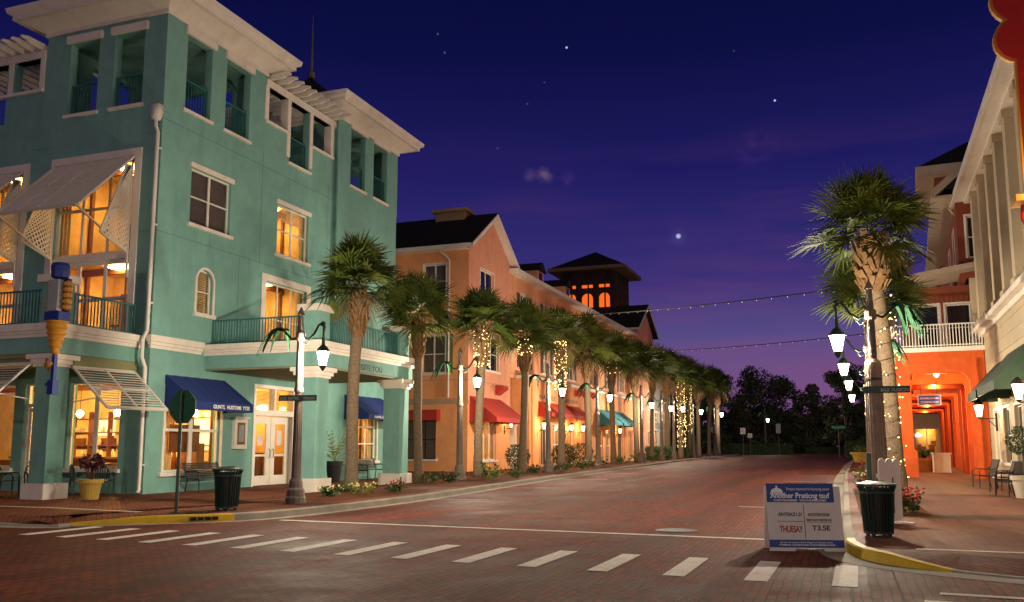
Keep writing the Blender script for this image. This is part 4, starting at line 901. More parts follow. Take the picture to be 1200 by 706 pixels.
for (y, w2, lb) in ((58.6, .9, 'round dark shrub between the lamp post and the red-awninged shop'), (61.5, 1.1, 'wide dark shrub in front of the lit shop doors')): pass

# ------------------------------------------------------------------ dark brick tower behind
B = thing('brick_tower', 'dark brick tower with a pyramid roof and orange lit arches', 'tower', (-26, 97, 0), world=True)
TS = ((0, 95), (1, 0), (0, -1)); TE = ((-22.75, 95), (0, 1), (1, 0))
sl = [(-28.5, -27.4), (-26.75, -25.4), (-24.75, -23.45)]
th = [(a, b, 19.35, 19.75) for a, b in sl] + [(a, b, 16.7, 18.75) for a, b in sl]
el = [(.55, 1.55), (2.4, 3.6), (4.45, 5.45)]; eh = [(a, b, 19.35, 19.75) for a, b in el] + [(a, b, 16.7, 18.6) for a, b in el]
m = MB(); wall(m, TS, -28.95, -23.05, 0, 21.2, th); wall(m, TE, 0, 6, 0, 21.2, eh); m.box(-28.95, -28.65, 95.3, 101, 0, 21.2); m.box(-28.65, -23.05, 100.7, 101, 0, 21.2)
for P, hs in ((TS, th), (TE, eh)):
    o, u, n = P
    for h in hs[3:]:
        c = (h[0] + h[1]) / 2; rr = (h[1] - h[0]) / 2
        for sg in (-1, 1):
            poly = [(c + sg * rr * math.sin(math.pi / 2 * k / 8), h[3] - rr + rr * math.cos(math.pi / 2 * k / 8)) for k in range(9)] + [(c + sg * rr, h[3])]
            m.prism([(o[0] + u[0] * a - n[0] * .2, o[1] + u[1] * a - n[1] * .2, z) for a, z in poly], (n[0] * .198, n[1] * .198, 0))
m.build('wall', TOWERB, B)
m = MB()
for a, b in sl + [(-28.2, -27.9), (-23.4, -23.1)]: m.ob(TS, (a + b) / 2 - .12, (a + b) / 2 + .12, 0, .35, 20.4, 21.1)
for k in range(7): m.ob(TS, -28.9 + .97 * k, -28.75 + .97 * k, 0, .12, 16, 21.0)
for k in range(7): m.ob(TE, .05 + .97 * k, .2 + .97 * k, 0, .12, 16, 21.0)
m.build('corbel', TOWERB, B)
m = MB(); m.box(-28.5, -23.2, 95.9, 96.0, 15.5, 20.5); m.box(-23.75, -23.65, 96, 100.5, 15.5, 20.5); m.build('glow_lining', GLOWR, B)  # panels glow by themselves in place of a lamp inside the tower
m = MB(); m.box(-30.3, -21.4, 93.6, 102.4, 21.2, 21.26); m.box(-30.32, -21.38, 93.58, 102.42, 21.26, 21.6); m.build('eave', mat('tan_eave', (.20, .13, .07), .9, .1), B)
hip(MB(), -30.2, -21.5, 93.7, 102.3, 21.61, 2.5).build('roof', ROOF, B)

# ------------------------------------------------------------------ far gabled house and grey shop
H = thing('far_gabled_house', 'farther pink gabled house beyond the long peach shop building', 'building', (-19.6, 90.5, 0), world=True)
HF = ((-19.6, 90.5), (0, 1), (1, 0)); hh_ = [(1.6, 3.2, 9.5, 11.5), (5.6, 7.2, 9.5, 11.5), (1.6, 3.2, 5.6, 7.6), (5.6, 7.2, 5.6, 7.6), (1.2, 3.6, .4, 3.2), (5.2, 7.8, .4, 3.2)]
m = MB(); wall(m, HF, 0, 9.2, 0, 14.0, hh_); m.box(-32, -19.9, 90.5, 90.8, 0, 14.0); m.box(-32, -19.9, 99.4, 99.7, 0, 14.0); m.prism([(-19.6, 90.5, 14.0), (-19.6, 99.7, 14.0), (-19.6, 95.1, 16.8)], (-.3, 0, 0)); m.build('wall', PINK, H)
m = MB()
for y0 in (89.9, 100.3): m.prism([(-19.1, y0, 13.8), (-19.1, 95.1, 16.95), (-19.1, 95.1, 17.1), (-19.1, y0, 13.95)], (-13, 0, 0))
m.build('roof', ROOF, H)
m = MB()
for s in (-1, 1): m.prism([(-19.09, 95.1 + s * 5.3, 13.65), (-19.09, 95.1, 16.8), (-19.09, 95.1, 17.06), (-19.09, 95.1 + s * 5.3, 13.91)], (.06, 0, 0))
m.box(-32, -19.1, 89.8, 89.92, 13.68, 13.9); m.build('eave_trim', WHITE, H)
for i, h in enumerate(hh_): window(H, HF, *h, 'lit' if i > 3 else 'dark', 2, 2, head=False, casing=.08)
G = thing('grey_shop', 'pale grey shop building with a bright glazed front at the end of the row', 'building', (-19.9, 99.8, 0), world=True)
GF = ((-19.9, 99.8), (0, 1), (1, 0)); gg = [(.5, 3.4, .2, 3.4), (4.2, 7.4, .2, 3.4), (.5, 3.4, 4.3, 5.5), (4.2, 7.4, 4.3, 5.5), (1, 2.6, 8.4, 10.6), (4.6, 6.2, 8.4, 10.6)]
m = MB(); wall(m, GF, 0, 8.2, 0, 12.4, gg); m.box(-32, -20.2, 107.7, 108, 0, 12.4); m.box(-32, -20.2, 99.8, 100.1, 0, 12.4); m.box(-32, -19.6, 99.8, 108.3, 12.4, 12.9); m.build('wall', mat('grey_stucco', (.28, .30, .30), .85, .1), G)
for i, h in enumerate(gg): window(G, GF, *h, 'lit' if i < 4 else 'dark', 2, 2, head=False, sill=False, casing=.12)

# ------------------------------------------------------------------ right side: red-orange arcade building
A_ = thing('arcade_building', 'red orange building with a lit arcade below and a white balcony above', 'building', (2.5, 45.1, 0), R(-4))
m = MB()
NB = 13; st = 4.2
for k in range(NB):
    y = st * k
    m.box(.12, .74, y + .02, y + .70, 1.4, 4.96); m.box(0, .86, y, y + .82, 0, 1.4)
    m.box(3.22, 3.56, y + .02, y + .62, 0, 4.96)                          # pilasters of the inner wall
    if k: m.box(.74, 3.5, y + .1, y + .55, 4.72, 5.6)
    for (x0, x1, s) in ((.74, 1.25, 1), (3.22, 2.75, -1)): m.prism([(x0, y + .12, 4.96), (x0, y + .12, 4.62), (x0 + .06 * s, y + .12, 4.68), (x0 + .12 * s, y + .12, 4.82), (x0 + .3 * s, y + .12, 4.96)], (0, .4, 0))
m.box(.1, 3.86, 0, .72, 4.96, 5.95); m.box(.1, .76, .72, st * NB, 4.96, 5.95); m.box(3.56, 3.86, 0, .7, 0, 4.96); m.box(.76, 3.5, .74, st * NB, 5.6, 5.95)
m.build('arcade', REDOR, A_)
m = MB(); ih = []
for k in range(NB): ih.append((st * k + 1.3, st * k + 3.6, .5, 3.3))
AW = ((3.52, 0), (0, -1), (-1, 0)); wall(m, AW, -st * NB, 0, 0, 5.6, [(-b, -a, c, d) for a, b, c, d in ih]); m.build('arcade_wall', REDOR, A_)
for i, (a, b, c, d) in enumerate(ih[:5]): window(A_, AW, -b, -a, c, d, 'dark' if i % 2 == 0 else 'lit', 2, 1, head=False, name='shop_window', depth=1.3)
m = MB(); m.box(-.06, 3.9, -.06, st * NB, 5.951, 6.16); m.build('balcony_floor', WHITE, A_)
railing('balcony_railing', (0, .02), (3.84, .02), 6.16, 7.25, A_, WHITEP, gap=.13, r=.035); railing('balcony_railing', (.02, .1), (.02, 8), 6.16, 7.25, A_, WHITEP, gap=.13, r=.035)
FU = ((0, 2.5), (1, 0), (0, -1)); FU2 = ((0, .25), (1, 0), (0, -1)); LU = ((3.1, 0), (0, -1), (-1, 0))
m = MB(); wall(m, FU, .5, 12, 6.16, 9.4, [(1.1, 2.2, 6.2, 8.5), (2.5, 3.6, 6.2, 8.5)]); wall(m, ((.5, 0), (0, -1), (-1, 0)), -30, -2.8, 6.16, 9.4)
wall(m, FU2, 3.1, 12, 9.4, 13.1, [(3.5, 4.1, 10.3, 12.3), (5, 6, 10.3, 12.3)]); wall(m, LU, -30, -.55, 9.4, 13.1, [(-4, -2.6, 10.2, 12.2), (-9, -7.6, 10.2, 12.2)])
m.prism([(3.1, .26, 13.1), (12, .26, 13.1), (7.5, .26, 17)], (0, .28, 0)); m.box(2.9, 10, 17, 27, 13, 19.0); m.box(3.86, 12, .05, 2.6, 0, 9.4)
m.build('upper_wall', mat('red_stucco_unlit', (.20, .045, .02), .85, .12, 2, .2), A_)  # darker red puts the unlit look of the upper walls into the colour
for P, h in ((FU, (1.1, 2.2, 6.2, 8.5)), (FU, (2.5, 3.6, 6.2, 8.5)), (FU2, (3.5, 4.1, 10.3, 12.3)), (LU, (-4, -2.6, 10.2, 12.2)), (LU, (-9, -7.6, 10.2, 12.2))): window(A_, P, *h, 'dark', 1, 2, head=False, sill=False, casing=.09)
m = MB(); m.prism([(.3, -.75, 9.2), (4.2, -.75, 9.75), (4.2, -.75, 10.0), (.3, -.75, 9.45)], (0, 3.2, 0)); m.build('balcony_roof', mat('beige_eave', (.40, .31, .23), .8, .1), A_)
m = MB(); m.box(2.2, 3.1, -.6, 30, 13.1, 13.2); m.box(2.1, 2.22, -.6, 30, 13.12, 13.5); m.box(1.85, 10.9, 16, 28, 19.0, 19.1); m.box(1.8, 11, 15.9, 28.1, 19.1, 19.55)
m.prism([(2.25, -.62, 13.2), (7.5, -.62, 17.7), (7.5, -.62, 18.0), (2.1, -.62, 13.5)], (0, .12, 0)); m.prism([(2.25, -.5, 13.2), (7.5, -.5, 17.7), (7.5, -.5, 17.8), (2.25, -.5, 13.3)], (0, .75, 0)); m.build('eave_trim', mat('beige_eave', (.40, .31, .23), .8, .1), A_)
m = MB(); m.prism([(2.2, -.5, 13.52), (7.5, -.5, 18.05), (12.8, -.5, 13.52)], (0, 31, 0)); hip(m, 1.9, 10.9, 16, 28, 19.56, 3.2); m.build('roof', ROOF, A_)
EW = ((0, 55.5), (1, 0), (0, -1)); m = MB(); wall(m, EW, -.5, 12, 0, 9.4, [(.9, 3.2, .2, 3.4)]); m.build('end_wall', CREAM, A_); window(A_, EW, .9, 3.2, .2, 3.4, 'lit', 2, 2, head=False, sill=False, name='shop_door')
for k in range(8):
    y = 2.2 + st * k * 1.5
    q = MB(); q.ball((1.9, y, 5.05), .12, 8, 6); q.tube([(1.9, y, 5.15), (1.9, y, 5.59)], .012, 5); q.build('arcade_lamp', PEND, A_); light('arcade_light', (1.9, y, 4.85), 420 if k < 2 else 300, (1, .58, .22), .12, A_)
hs = thing('hanging_sign', 'small white hanging sign with blue lettering under the red orange arcade', 'sign', (4.15, 46.9, 3.5), R(-4))
q = MB(); q.box(-.52, .52, -.03, .03, .05, .56); q.build('board', SIGNW, hs); q = MB(); q.box(-.46, .46, -.036, -.031, .09, .52); q.build('panel', INKB, hs)
HP = ((0, -.037), (1, 0), (0, -1)); text('DOMILDABE', HP, -.42, .345, .13, INKW, hs, width=.84, bold=True, d=.002); text('COMMIDIEBE', HP, -.38, .16, .13, INKW, hs, width=.80, bold=True, d=.002)
q = MB(); q.tube([(-.35, 0, .56), (-.35, 0, 1.25)], .015, 5); q.build('hanger', WIRE, hs); q = MB(); q.tube([(.35, 0, .56), (.35, 0, 1.25)], .015, 5); q.build('hanger', WIRE, hs)

# ------------------------------------------------------------------ right side: cream building with green awnings
K = thing('cream_building', 'cream boarded building with tall pilasters and dark green awnings', 'building', (6.45, 46.2, 0), R(-1.7))
KP = ((0, 0), (0, -1), (-1, 0))
kh = [(3.0, 4.6, .95, 3.1), (5.9, 7.5, .95, 3.1), (8.8, 10.6, .95, 3.1), (12, 14, .5, 3.1), (16, 18, .95, 3.1), (20, 22, .95, 3.1)]
ku = [(1.0 + 2.6 * k, 2.5 + 2.6 * k, 7.6, 12.0) for k in range(10)]
m = MB(); wall(m, KP, 0, 28, 0, 13.0, kh + ku); m.box(.3, 14, -.3, 0, 0, 13); m.box(.3, 14, -28, -27.7, 0, 13)
for j in range(13):
    z = .35 + .5 * j
    if z > 6.5: break
    xs = 0.
    for h in kh:
        if h[2] < z + .47 and z < h[3]: m.ob(KP, xs, h[0] - .12, 0, .022, z, z + .47); xs = h[1] + .12
    m.ob(KP, xs, 28, 0, .022, z, z + .47)
m.build('wall', CREAM, K)
for k in range(11):
    m = MB(); a = .35 + 2.6 * k; m.ob(KP, a - .3, a + .3, .001, .34, 7.15, 12.6); m.ob(KP, a - .38, a + .38, .001, .42, 12.6, 12.9); m.ob(KP, a - .38, a + .38, .001, .42, 6.96, 7.15); m.build('pilaster', CREAM, K)
m = MB(); m.ob(KP, -.05, 28, .001, .16, 6.55, 6.75); m.ob(KP, -.05, 28, .001, .42, 6.751, 6.95); m.ob(KP, -.1, 28, .001, .86, 13.0, 13.08); m.ob(KP, -.1, 28, .86, .95, 12.98, 13.3); m.ob(KP, -.3, 28, .001, .44, 12.9, 12.999); m.ob(KP, 0, 28, .001, .07, 0, .34)
m.build('cornice', WHITE, K)
m = MB(); m.prism([(-.92, .1, 13.31), (6, .1, 16.5), (14, .1, 13.31)], (0, -28.1, 0)); m.build('roof', ROOF, K)
for i, h in enumerate(kh): window(K, KP, *h, 'dark' if i != 3 else 'lit', 2, 2, head=False, casing=.11, name='shop_window')
for h in ku: window(K, KP, *h, 'dark', 1, 2, head=False, sill=False, casing=.06)
awning(K, KP, 4.6, 7.8, 5.0, 3.75, 1.15, GRNC, .32); awning(K, KP, 8.3, 13.2, 5.1, 3.8, 1.15, GRNC, .32)
m = MB(); m.tube([(-1.0, -.1, 13.0), (-.8, -.05, 12.7), (-.15, .05, 12.4), (-.1, .08, 12.1), (-.1, .08, .3)], .06, 8); m.build('downspout', CREAM, K, True)
wall_lamp('wall lantern on the cream wall beside the first dark green awning', (5.55, 41.6, 3.12), (-1, 0), 240, (1, .70, .38), 1.5)
wall_lamp('wall lantern under the larger dark green awning beside the topiary', (5.33, 31.4, 3.35), (-1, 0), 240, (1, .70, .38), 1.5)

# red scalloped blade sign, high on the cream building
Z = thing('blade_sign', 'red scalloped blade sign with yellow edging hung high on the cream building', 'sign', (4.6, 20.9, 6.6), world=True)
def blade(off, y0, y1):
    b = MB(); b.box(4.0 - off, 5.6, y0, y1, 6.9 - off, 13.2)
    for k, (cx, cz, rr) in enumerate(((4.12, 10.42, .50), (4.12, 11.35, .52), (4.4, 12.4, .75))):
        e = .004 * (k + 1); b.prism([(cx + (rr + off) * math.cos(2 * math.pi * q / 28), y0 - e, cz + (rr + off) * math.sin(2 * math.pi * q / 28)) for q in range(28)], (0, y1 - y0 + 2 * e, 0))
    return b
blade(0, 20.82, 21.05).build('board', REDS, Z); blade(.06, 20.87, 21.0).build('edging', YTRIM, Z)
m = MB(); m.box(3.72, 5.6, 20.55, 21.2, 6.72, 6.86); m.build('ledge', YTRIM, Z); m = MB(); m.tube([(3.9, 20.9, 6.7), (3.88, 20.9, 6.4), (4.0, 20.9, 6.1), (4.3, 20.9, 5.95), (5.6, 20.9, 5.95)], .05, 8); m.build('bracket', REDS, Z)
light('sign_fill', (4.3, 20.0, 7.05), 90, (1, .55, .25), .05, Z)  # added light without a fixture, brightens the red board

# ------------------------------------------------------------------ palms
def frond(mb, base, az, el, pet, ln, rnd, n=24, roll=0., droop=0.):
    d = Vector((math.cos(az) * math.cos(el), math.sin(az) * math.cos(el), math.sin(el))); s = Vector((-math.sin(az), math.cos(az), 0)); nn = s.cross(d) * -1
    s, nn = s * math.cos(roll) + nn * math.sin(roll), nn * math.cos(roll) - s * math.sin(roll)
    tip = base + d * pet + Vector((0, 0, -.10 * pet * math.cos(el)))
    sd = d.cross(Vector((0, 0, 1)));
    mb.bar(base, tip, .035, .02)
    for k in range(n):
        t = (k / (n - 1) - .5) * 2; a = t * R(125)
        l = ln * (.72 + .28 * math.cos(a * .72)) * rnd.uniform(.88, 1.06)
        dr = (d * math.cos(a) + s * math.sin(a)).normalized(); fold = nn * (.30 * abs(math.sin(a)) + rnd.uniform(-.05, .05))
        dr = (dr + fold).normalized()
        m1 = tip + dr * l * .55 + Vector((0, 0, -.05 * l)); e = tip + dr * l + Vector((0, 0, -(.10 + .22 * rnd.random() + droop) * l))
        w = dr.cross(nn).normalized() * (.029 * ln / .85); v = nn * .012
        mb.quad(tip - w * .25, tip + w * .25, m1 + w, m1 - w); mb.quad(m1 - w, m1 + w, e + w * .12, e - w * .12)
def crown_mesh(seed, nf=54):
    rnd = random.Random(seed); parts = [MB(), MB(), MB(), MB()]; flat = rnd.uniform(.9, 1.1)
    for k in range(nf):
        az = k * 2.39996 + rnd.uniform(-.35, .35); t = (k + .5) / nf; el = R(86 - 110 * t ** 1.05 + rnd.uniform(-10, 10)); pet = rnd.uniform(.45, .85) * (.9 + .2 * t); ln = rnd.uniform(.78, 1.05)
        frond(parts[rnd.choice((0, 0, 1, 2))], Vector((.06 * math.cos(az), .06 * math.sin(az), .18 - .3 * t)), az, el, pet * flat, ln, rnd, 24, rnd.uniform(-.75, .75), .06 * t)
    for k in range(rnd.randint(2, 5)):                                   # dead fronds hanging against the boots
        az = rnd.uniform(0, 6.28); frond(parts[3], Vector((.1 * math.cos(az), .1 * math.sin(az), -.2)), az, R(rnd.uniform(-62, -40)), .55, .7, rnd, 16, rnd.uniform(-.5, .5), .35)
    o = MB(); mi = []
    for i, p in enumerate(parts): k0 = len(o.f); o.add(p.v, p.f); mi += [i] * (len(o.f) - k0)
    me = bpy.data.meshes.new('crown'); me.from_pydata(o.v, [], o.f)
    for m in LEAFS + [mat('dead_frond', (.20, .13, .06), .8, .3, 6)]: me.materials.append(m)
    me.polygons.foreach_set('material_index', mi); me.update(); return me
CROWNS = [crown_mesh(s) for s in (3, 11, 23, 31, 47)]
def boot_mesh(seed):
    rnd = random.Random(seed); mb = MB(); mb.lathe([(.19, -1.25), (.22, -.9), (.245, -.4), (.20, .15)], (0, 0, 0), 12)
    for row in range(9):
        z = -1.2 + row * .15; n = 9
        for k in range(n):
            a = 2 * math.pi * (k + .5 * (row % 2)) / n + rnd.uniform(-.1, .1); rr = .20 + .05 * math.sin(row / 8 * 3.1)
            b = Vector((math.cos(a) * rr, math.sin(a) * rr, z)); sd = Vector((-math.sin(a), math.cos(a), 0)) * rnd.choice((-1, 1)) * .09
            t = b + Vector((math.cos(a), math.sin(a), 0)) * rnd.uniform(.07, .13) + Vector((0, 0, rnd.uniform(.24, .34))) + sd
            mb.bar(b, t, .085, .028, (math.cos(a), math.sin(a), 0))
    me = bpy.data.meshes.new('leaf_boots'); me.from_pydata(mb.v, [], mb.f); me.materials.append(BOOT); return me
BOOTS = [boot_mesh(s) for s in (1, 2)]
def palm(x, y, zb, rc, label, group, seed, tr=.20, lean=0.):
    rnd = random.Random(seed); s = rc / 1.65; tr *= .86
    t = thing('palm_tree', label, 'palm tree', (x, y, .15), group=group)
    pts = []; rr = []
    H = zb - .15
    for k in range(25):
        q = k / 24; pts.append((lean * q ** 2 + .03 * math.sin(q * 5 + seed), .03 * math.cos(q * 4 + seed), q * (H - .9 * s))); rr.append(tr * (1.22 - .25 * min(1, q * 5) - .03 * q) + rnd.uniform(-.008, .008))
    MB().tube(pts, rr, 14).build('trunk', TRUNK, t, True)
    top = Vector((pts[-1][0], pts[-1][1], H))
    o = bpy.data.objects.new('leaf_boots', BOOTS[seed % 2]); COL.objects.link(o); o.parent = t; o.location = top; bw = 1.12 if seed == 22 else 1.0; o.scale = (tr / .2 * bw, tr / .2 * bw, s); o.rotation_euler.z = seed
    o = bpy.data.objects.new('crown', CROWNS[seed % 5]); COL.objects.link(o); o.parent = t; o.location = top + Vector((0, 0, .45 * s)); o.scale = (s, s, s * rnd.uniform(.95, 1.08)); o.rotation_euler = (rnd.uniform(-.10, .10), rnd.uniform(-.10, .10), seed * 1.7)
    return t, top
def trunk_lights(p, top, z0, z1, r, n, label, turns=16, size=.022):
    t = thing('string_lights', label, 'string lights', (p.location.x, p.location.y, .15), group='string lights on palm trunks')
    w = MB(); b = MB(); pts = []
    for k in range(turns * 10 + 1):
        q = k / (turns * 10); a = 2 * math.pi * turns * q; pts.append((top.x + r * math.cos(a), top.y + r * math.sin(a), z0 + (z1 - z0) * q))
    w.tube(pts, .006, 4); w.build('wire', WIRE, t)
    rnd = random.Random(n)
    for k in range(n):
        q = rnd.random() ** .85; a = rnd.uniform(0, 6.283); rr = r + rnd.uniform(.0, .10)
        b.octa((top.x + rr * math.cos(a), top.y + rr * math.sin(a), z0 + (z1 - z0) * q + rnd.uniform(-.03, .03)), size * rnd.uniform(.6, 1.25))
    tag(b.build('bulbs', BULB, t), kind='stuff')
gl = 'sabal palms along the shop row kerb'
PL_ = [(-14.65, 24.8, 6.45, 1.78, 'tall palm in the flower bed in front of the teal entrance porch', .23, .15),
       (-15.13, 30.6, 6.3, 1.80, 'palm with a dark trunk just past the teal entrance porch', .20, -.1),
       (-15.38, 37.2, 6.75, 2.0, 'palm with lit boots beside the red awning of the gabled house', .23, .1),
       (-15.5, 43.6, 7.0, 2.1, 'palm in front of the recess between the gabled house and the shop row', .24, .1),
       (-16.0, 52.0, 7.7, 2.3, 'palm wrapped in dense string lights above the red shop awning', .26, 0),
       (-16.9, 61.4, 8.2, 2.5, 'palm with a dark bare trunk between the red and the blue awning', .29, 0),
       (-17.2, 70.0, 8.3, 2.5, 'palm standing directly before the blue awning', .26, 0),
       (-17.2, 78.9, 8.4, 2.6, 'palm by the far end of the blue awning', .28, -.1),
       (-17.1, 85.5, 8.6, 2.6, 'slim palm in front of the far pilaster of the peach shop row', .24, .1),
       (-17.5, 96.0, 9.0, 2.7, 'dark trunked palm in front of the grey shop', .36, 0),
       (-17.5, 104.5, 9.2, 2.8, 'palm with the brightest wrapped trunk past the grey shop', .36, .1),
       (-17.8, 112.5, 9.4, 2.8, 'second wrapped palm past the grey shop, half its lights hidden', .34, 0),
       (-17.9, 121, 9.5, 2.9, 'pale trunked palm before the last lamps of the row', .34, .1),
       (-17.9, 131, 9.8, 3.0, 'leaning palm last but one in the shop row', .32, .5),
       (-17.9, 142, 10.2, 3.2, 'last palm at the far end of the shop row', .36, 0)]
P_ = []
for i, (x, y, z, rc, lb, tr, ln) in enumerate(PL_): P_.append(palm(x, y, z, rc, lb, gl, i + 1, tr, ln))
for i, (z0, z1, n, lb) in {2: (5.0, 6.7, 130, 'warm string lights round the boots of the palm by the gabled house'), 3: (6.2, 7.0, 60, 'short band of string lights under the crown of the fourth palm'),
        4: (4.9, 7.9, 230, 'dense string lights down the trunk of the palm above the red shop awning'), 6: (7.3, 8.2, 40, 'sparse string lights under the crown of the palm at the blue awning'),
        10: (1.0, 9.2, 240, 'bright string lights wrapped down the whole trunk of the palm past the grey shop'), 11: (3.0, 9.0, 150, 'string lights on the second wrapped palm past the grey shop')}.items():
    p, top = P_[i]; trunk_lights(p, top, z0, z1, PL_[i][5] + .05, n, lb, max(6, int((z1 - z0) * 5)), .028 if i < 6 else .034)
g2 = 'sabal palms beside the red arcade'
p, top = palm(1.28, 23.6, 6.70, 1.68, 'palm with a ball of tan boots behind the fluted lamp post', g2, 22, .26, -.35)
trunk_lights(p, Vector((-.12, 0, 0)), .6, 5.2, .27, 130, 'string lights spiralling down the trunk behind the fluted lamp post', 12, .020)
p, top = palm(1.45, 31.5, 6.15, 2.0, 'lower darker palm hidden behind the palm with the ball of boots', g2, 24, .26, -.1)
trunk_lights(p, top, 3.0, 5.6, .33, 50, 'string lights on the trunk of the half hidden lower palm', 9, .024)

# ------------------------------------------------------------------ street lamps
def make_lamp():
    """arm and lantern reach to +x, the frond ornament hangs from the arm on -x"""
    t = thing('street_lamp', 'lamp', 'street lamp')
    b = MB(); b.lathe([(.26, 0), (.26, .14), (.235, .18), (.225, .34), (.185, .40), (.17, .55), (.15, .62)], (0, 0, 0), 12); b.build('base', POLE, t)
    p = MB(); o = []
    for z, r in ((.60, .125), (1.2, .108), (3.0, .084), (4.75, .072)): o.append((r, z))
    p.lathe(o, (0, 0, 0), 14)
    for k in range(14):
        a = 2 * math.pi * k / 14; p.bar((.118 * math.cos(a), .118 * math.sin(a), .65), (.074 * math.cos(a), .074 * math.sin(a), 4.6), .013)
    p.lathe([(.11, 4.2), (.13, 4.25), (.13, 4.38), (.11, 4.42)], (0, 0, 0), 14); p.lathe([(.12, 2.85), (.125, 2.9), (.12, 2.95)], (0, 0, 0), 14); p.lathe([(.072, 4.75), (.065, 4.86), (.10, 4.88), (.06, 4.98), (.015, 5.08)], (0, 0, 0), 12); p.build('pole', POLE, t, False)
    a = MB(); pts = [(.08, 0, 4.30), (.25, 0, 4.22), (.42, 0, 4.36), (.55, 0, 4.58), (.66, 0, 4.62), (.72, 0, 4.52), (.70, 0, 4.36), (.70, 0, 4.22)]
    a.tube(pts, [.035, .035, .032, .03, .045, .045, .03, .025], 8); a.ball((.68, 0, 4.6), .075, 8, 6); a.tube([(.09, 0, 4.12), (.22, 0, 4.10), (.32, 0, 4.24)], .02, 6); a.build('arm', GREENM, t, True)
    g = MB(); g.lathe([(.082, 3.52), (.158, 3.87)], (.70, 0, 0), 8, True); g.build('lantern_glass', LANT, t)
    c = MB(); c.lathe([(.185, 3.87), (.18, 3.90), (.105, 4.0), (.05, 4.05), (.035, 4.26)], (.70, 0, 0), 8); c.lathe([(.02, 3.38), (.05, 3.42), (.095, 3.49), (.10, 3.522)], (.70, 0, 0), 8)
    for k in range(4):
        q = math.pi / 2 * k + .4; c.bar((.70 + .085 * math.cos(q), .085 * math.sin(q), 3.52), (.70 + .161 * math.cos(q), .161 * math.sin(q), 3.88), .012)
    c.build('lantern_frame', GREENM, t)
    f = MB(); f.tube([(-.08, 0, 4.30), (-.25, 0, 4.24), (-.42, 0, 4.38), (-.55, 0, 4.52)], .03, 6)
    rnd = random.Random(5)
    for k in range(11):
        az = math.pi + rnd.uniform(-1.3, 1.3) + (.9 if k % 3 == 0 else 0); c0 = Vector((-.52, 0, 4.5)); l = rnd.uniform(.52, .78); dx = Vector((math.cos(az), math.sin(az), 0)); pr = c0; sd = Vector((-math.sin(az), math.cos(az), 0))
        for j in range(1, 6):
            q = j / 5; cu = c0 + dx * l * q * .9 + Vector((0, 0, .20 * math.sin(q * 2.2) - .50 * l / .45 * q ** 2)); w0, w1 = .14 * (1 - (j - 1) / 5.5), .14 * (1 - j / 5.5)
            f.quad(pr - sd * w0 + Vector((0, 0, -.03)), pr, cu, cu - sd * w1 + Vector((0, 0, -.03))); f.quad(pr, pr + sd * w0 + Vector((0, 0, -.03)), cu + sd * w1 + Vector((0, 0, -.03)), cu); pr = cu
    f.build('palm_frond_ornament', mat('ornament_green', (.012, .060, .024), .9, .25, 8), t)
    light('lamp_light', (.70, 0, 3.66), 2100, (1, .84, .62), .10, t)
    return t
LP = make_lamp(); ul = []; ll = 'street lamps along the shop row kerb'; lr = 'street lamps along the arcade kerb'
for x, y, s, lb in ((-13.15, 19.55, 1.0, 'lamp post with the street name sign beside the teal entrance porch'), (-14.65, 33.4, 1.09, 'lamp post in front of the corner of the orange gabled house'),
        (-14.75, 45.5, 1.17, 'lamp post in front of the red shop awning'), (-15.4, 58.4, 1.26, 'lamp post between the red and the blue shop awning'), (-16.2, 76.4, 1.34, 'lamp post by the far pilaster of the peach shop row'),
        (-16.8, 89.0, 1.40, 'lamp post in front of the grey shop, its light above a dark hedge'), (-17.2, 98.2, 1.48, 'lamp post just before the brightest wrapped palm trunk'), (-17.6, 114.5, 1.56, 'lamp post just beyond the wrapped palm trunks'), (-18.1, 139, 1.68, 'last lamp post of the shop row by the last palm')):
    place(LP, ul, (x, y, .15), 0, lb, ll, s)
for x, y, s, lb in ((.75, 20.6, 1.0, 'fluted lamp post with a green street sign above the trash can'), (.95, 29.6, 1.04, 'second lamp post of the arcade kerb, seen beneath the first lantern'),
        (1.25, 41, 1.1, 'third lamp post of the arcade kerb, beyond the palm with the boots'), (1.6, 56, 1.15, 'fourth lamp post of the arcade kerb, seen small down the street')):
    place(LP, ul, (x, y, .15), math.pi, lb, lr, s)
for x, y, lb in ((-15.5, -2.0, 'added unseen lamp post across the cross street behind the viewer, lighting the foreground'), (1.6, -4.5, 'added unseen lamp post on the corner behind the viewer, lighting the facades')):
    place(LP, ul, (x, y, .15), R(200), lb, 'added street lamps out of view behind the viewer', 1.1)  # unseen lamps added to light the road and facades
# street name signs clamped on the lamp posts, banner sleeve on the right one
def name_sign(label, x, y, z, x0, x1, txt, ta, tw, rz=0.):
    t = thing('street_sign', label, 'street sign', (x, y, z), rz)
    b = MB(); b.box(x0, x1, -.20, -.18, -.075, .075); b.build('blade', SIGNG, t); k = MB(); k.box(-.12, .12, -.18, -.09, -.05, .05); k.lathe([(.13, -.04), (.13, .04)], (0, 0, 0), 12); k.build('clamp', BLACKM, t)
    for s, a, w in zip(txt, ta, tw): text(s, ((0, -.2005), (1, 0), (0, -1)), a, -.042, .095, mat('sign_lettering', (.5, .55, .5), .6, 0), t, width=w, d=.001)
name_sign('dark green street name sign on the lamp post by the teal porch', -13.15, 19.55, 2.83, -.46, .58, ('NCE  EAPTER', 'CMUHOGM'), (-.42, .22), (.5, .3), R(10))
name_sign('dark green street name sign on the fluted lamp post before the arcade', .75, 20.6, 2.80, -.22, .70, ('BILE VUSICN',), (.12,), (.54,), R(0))
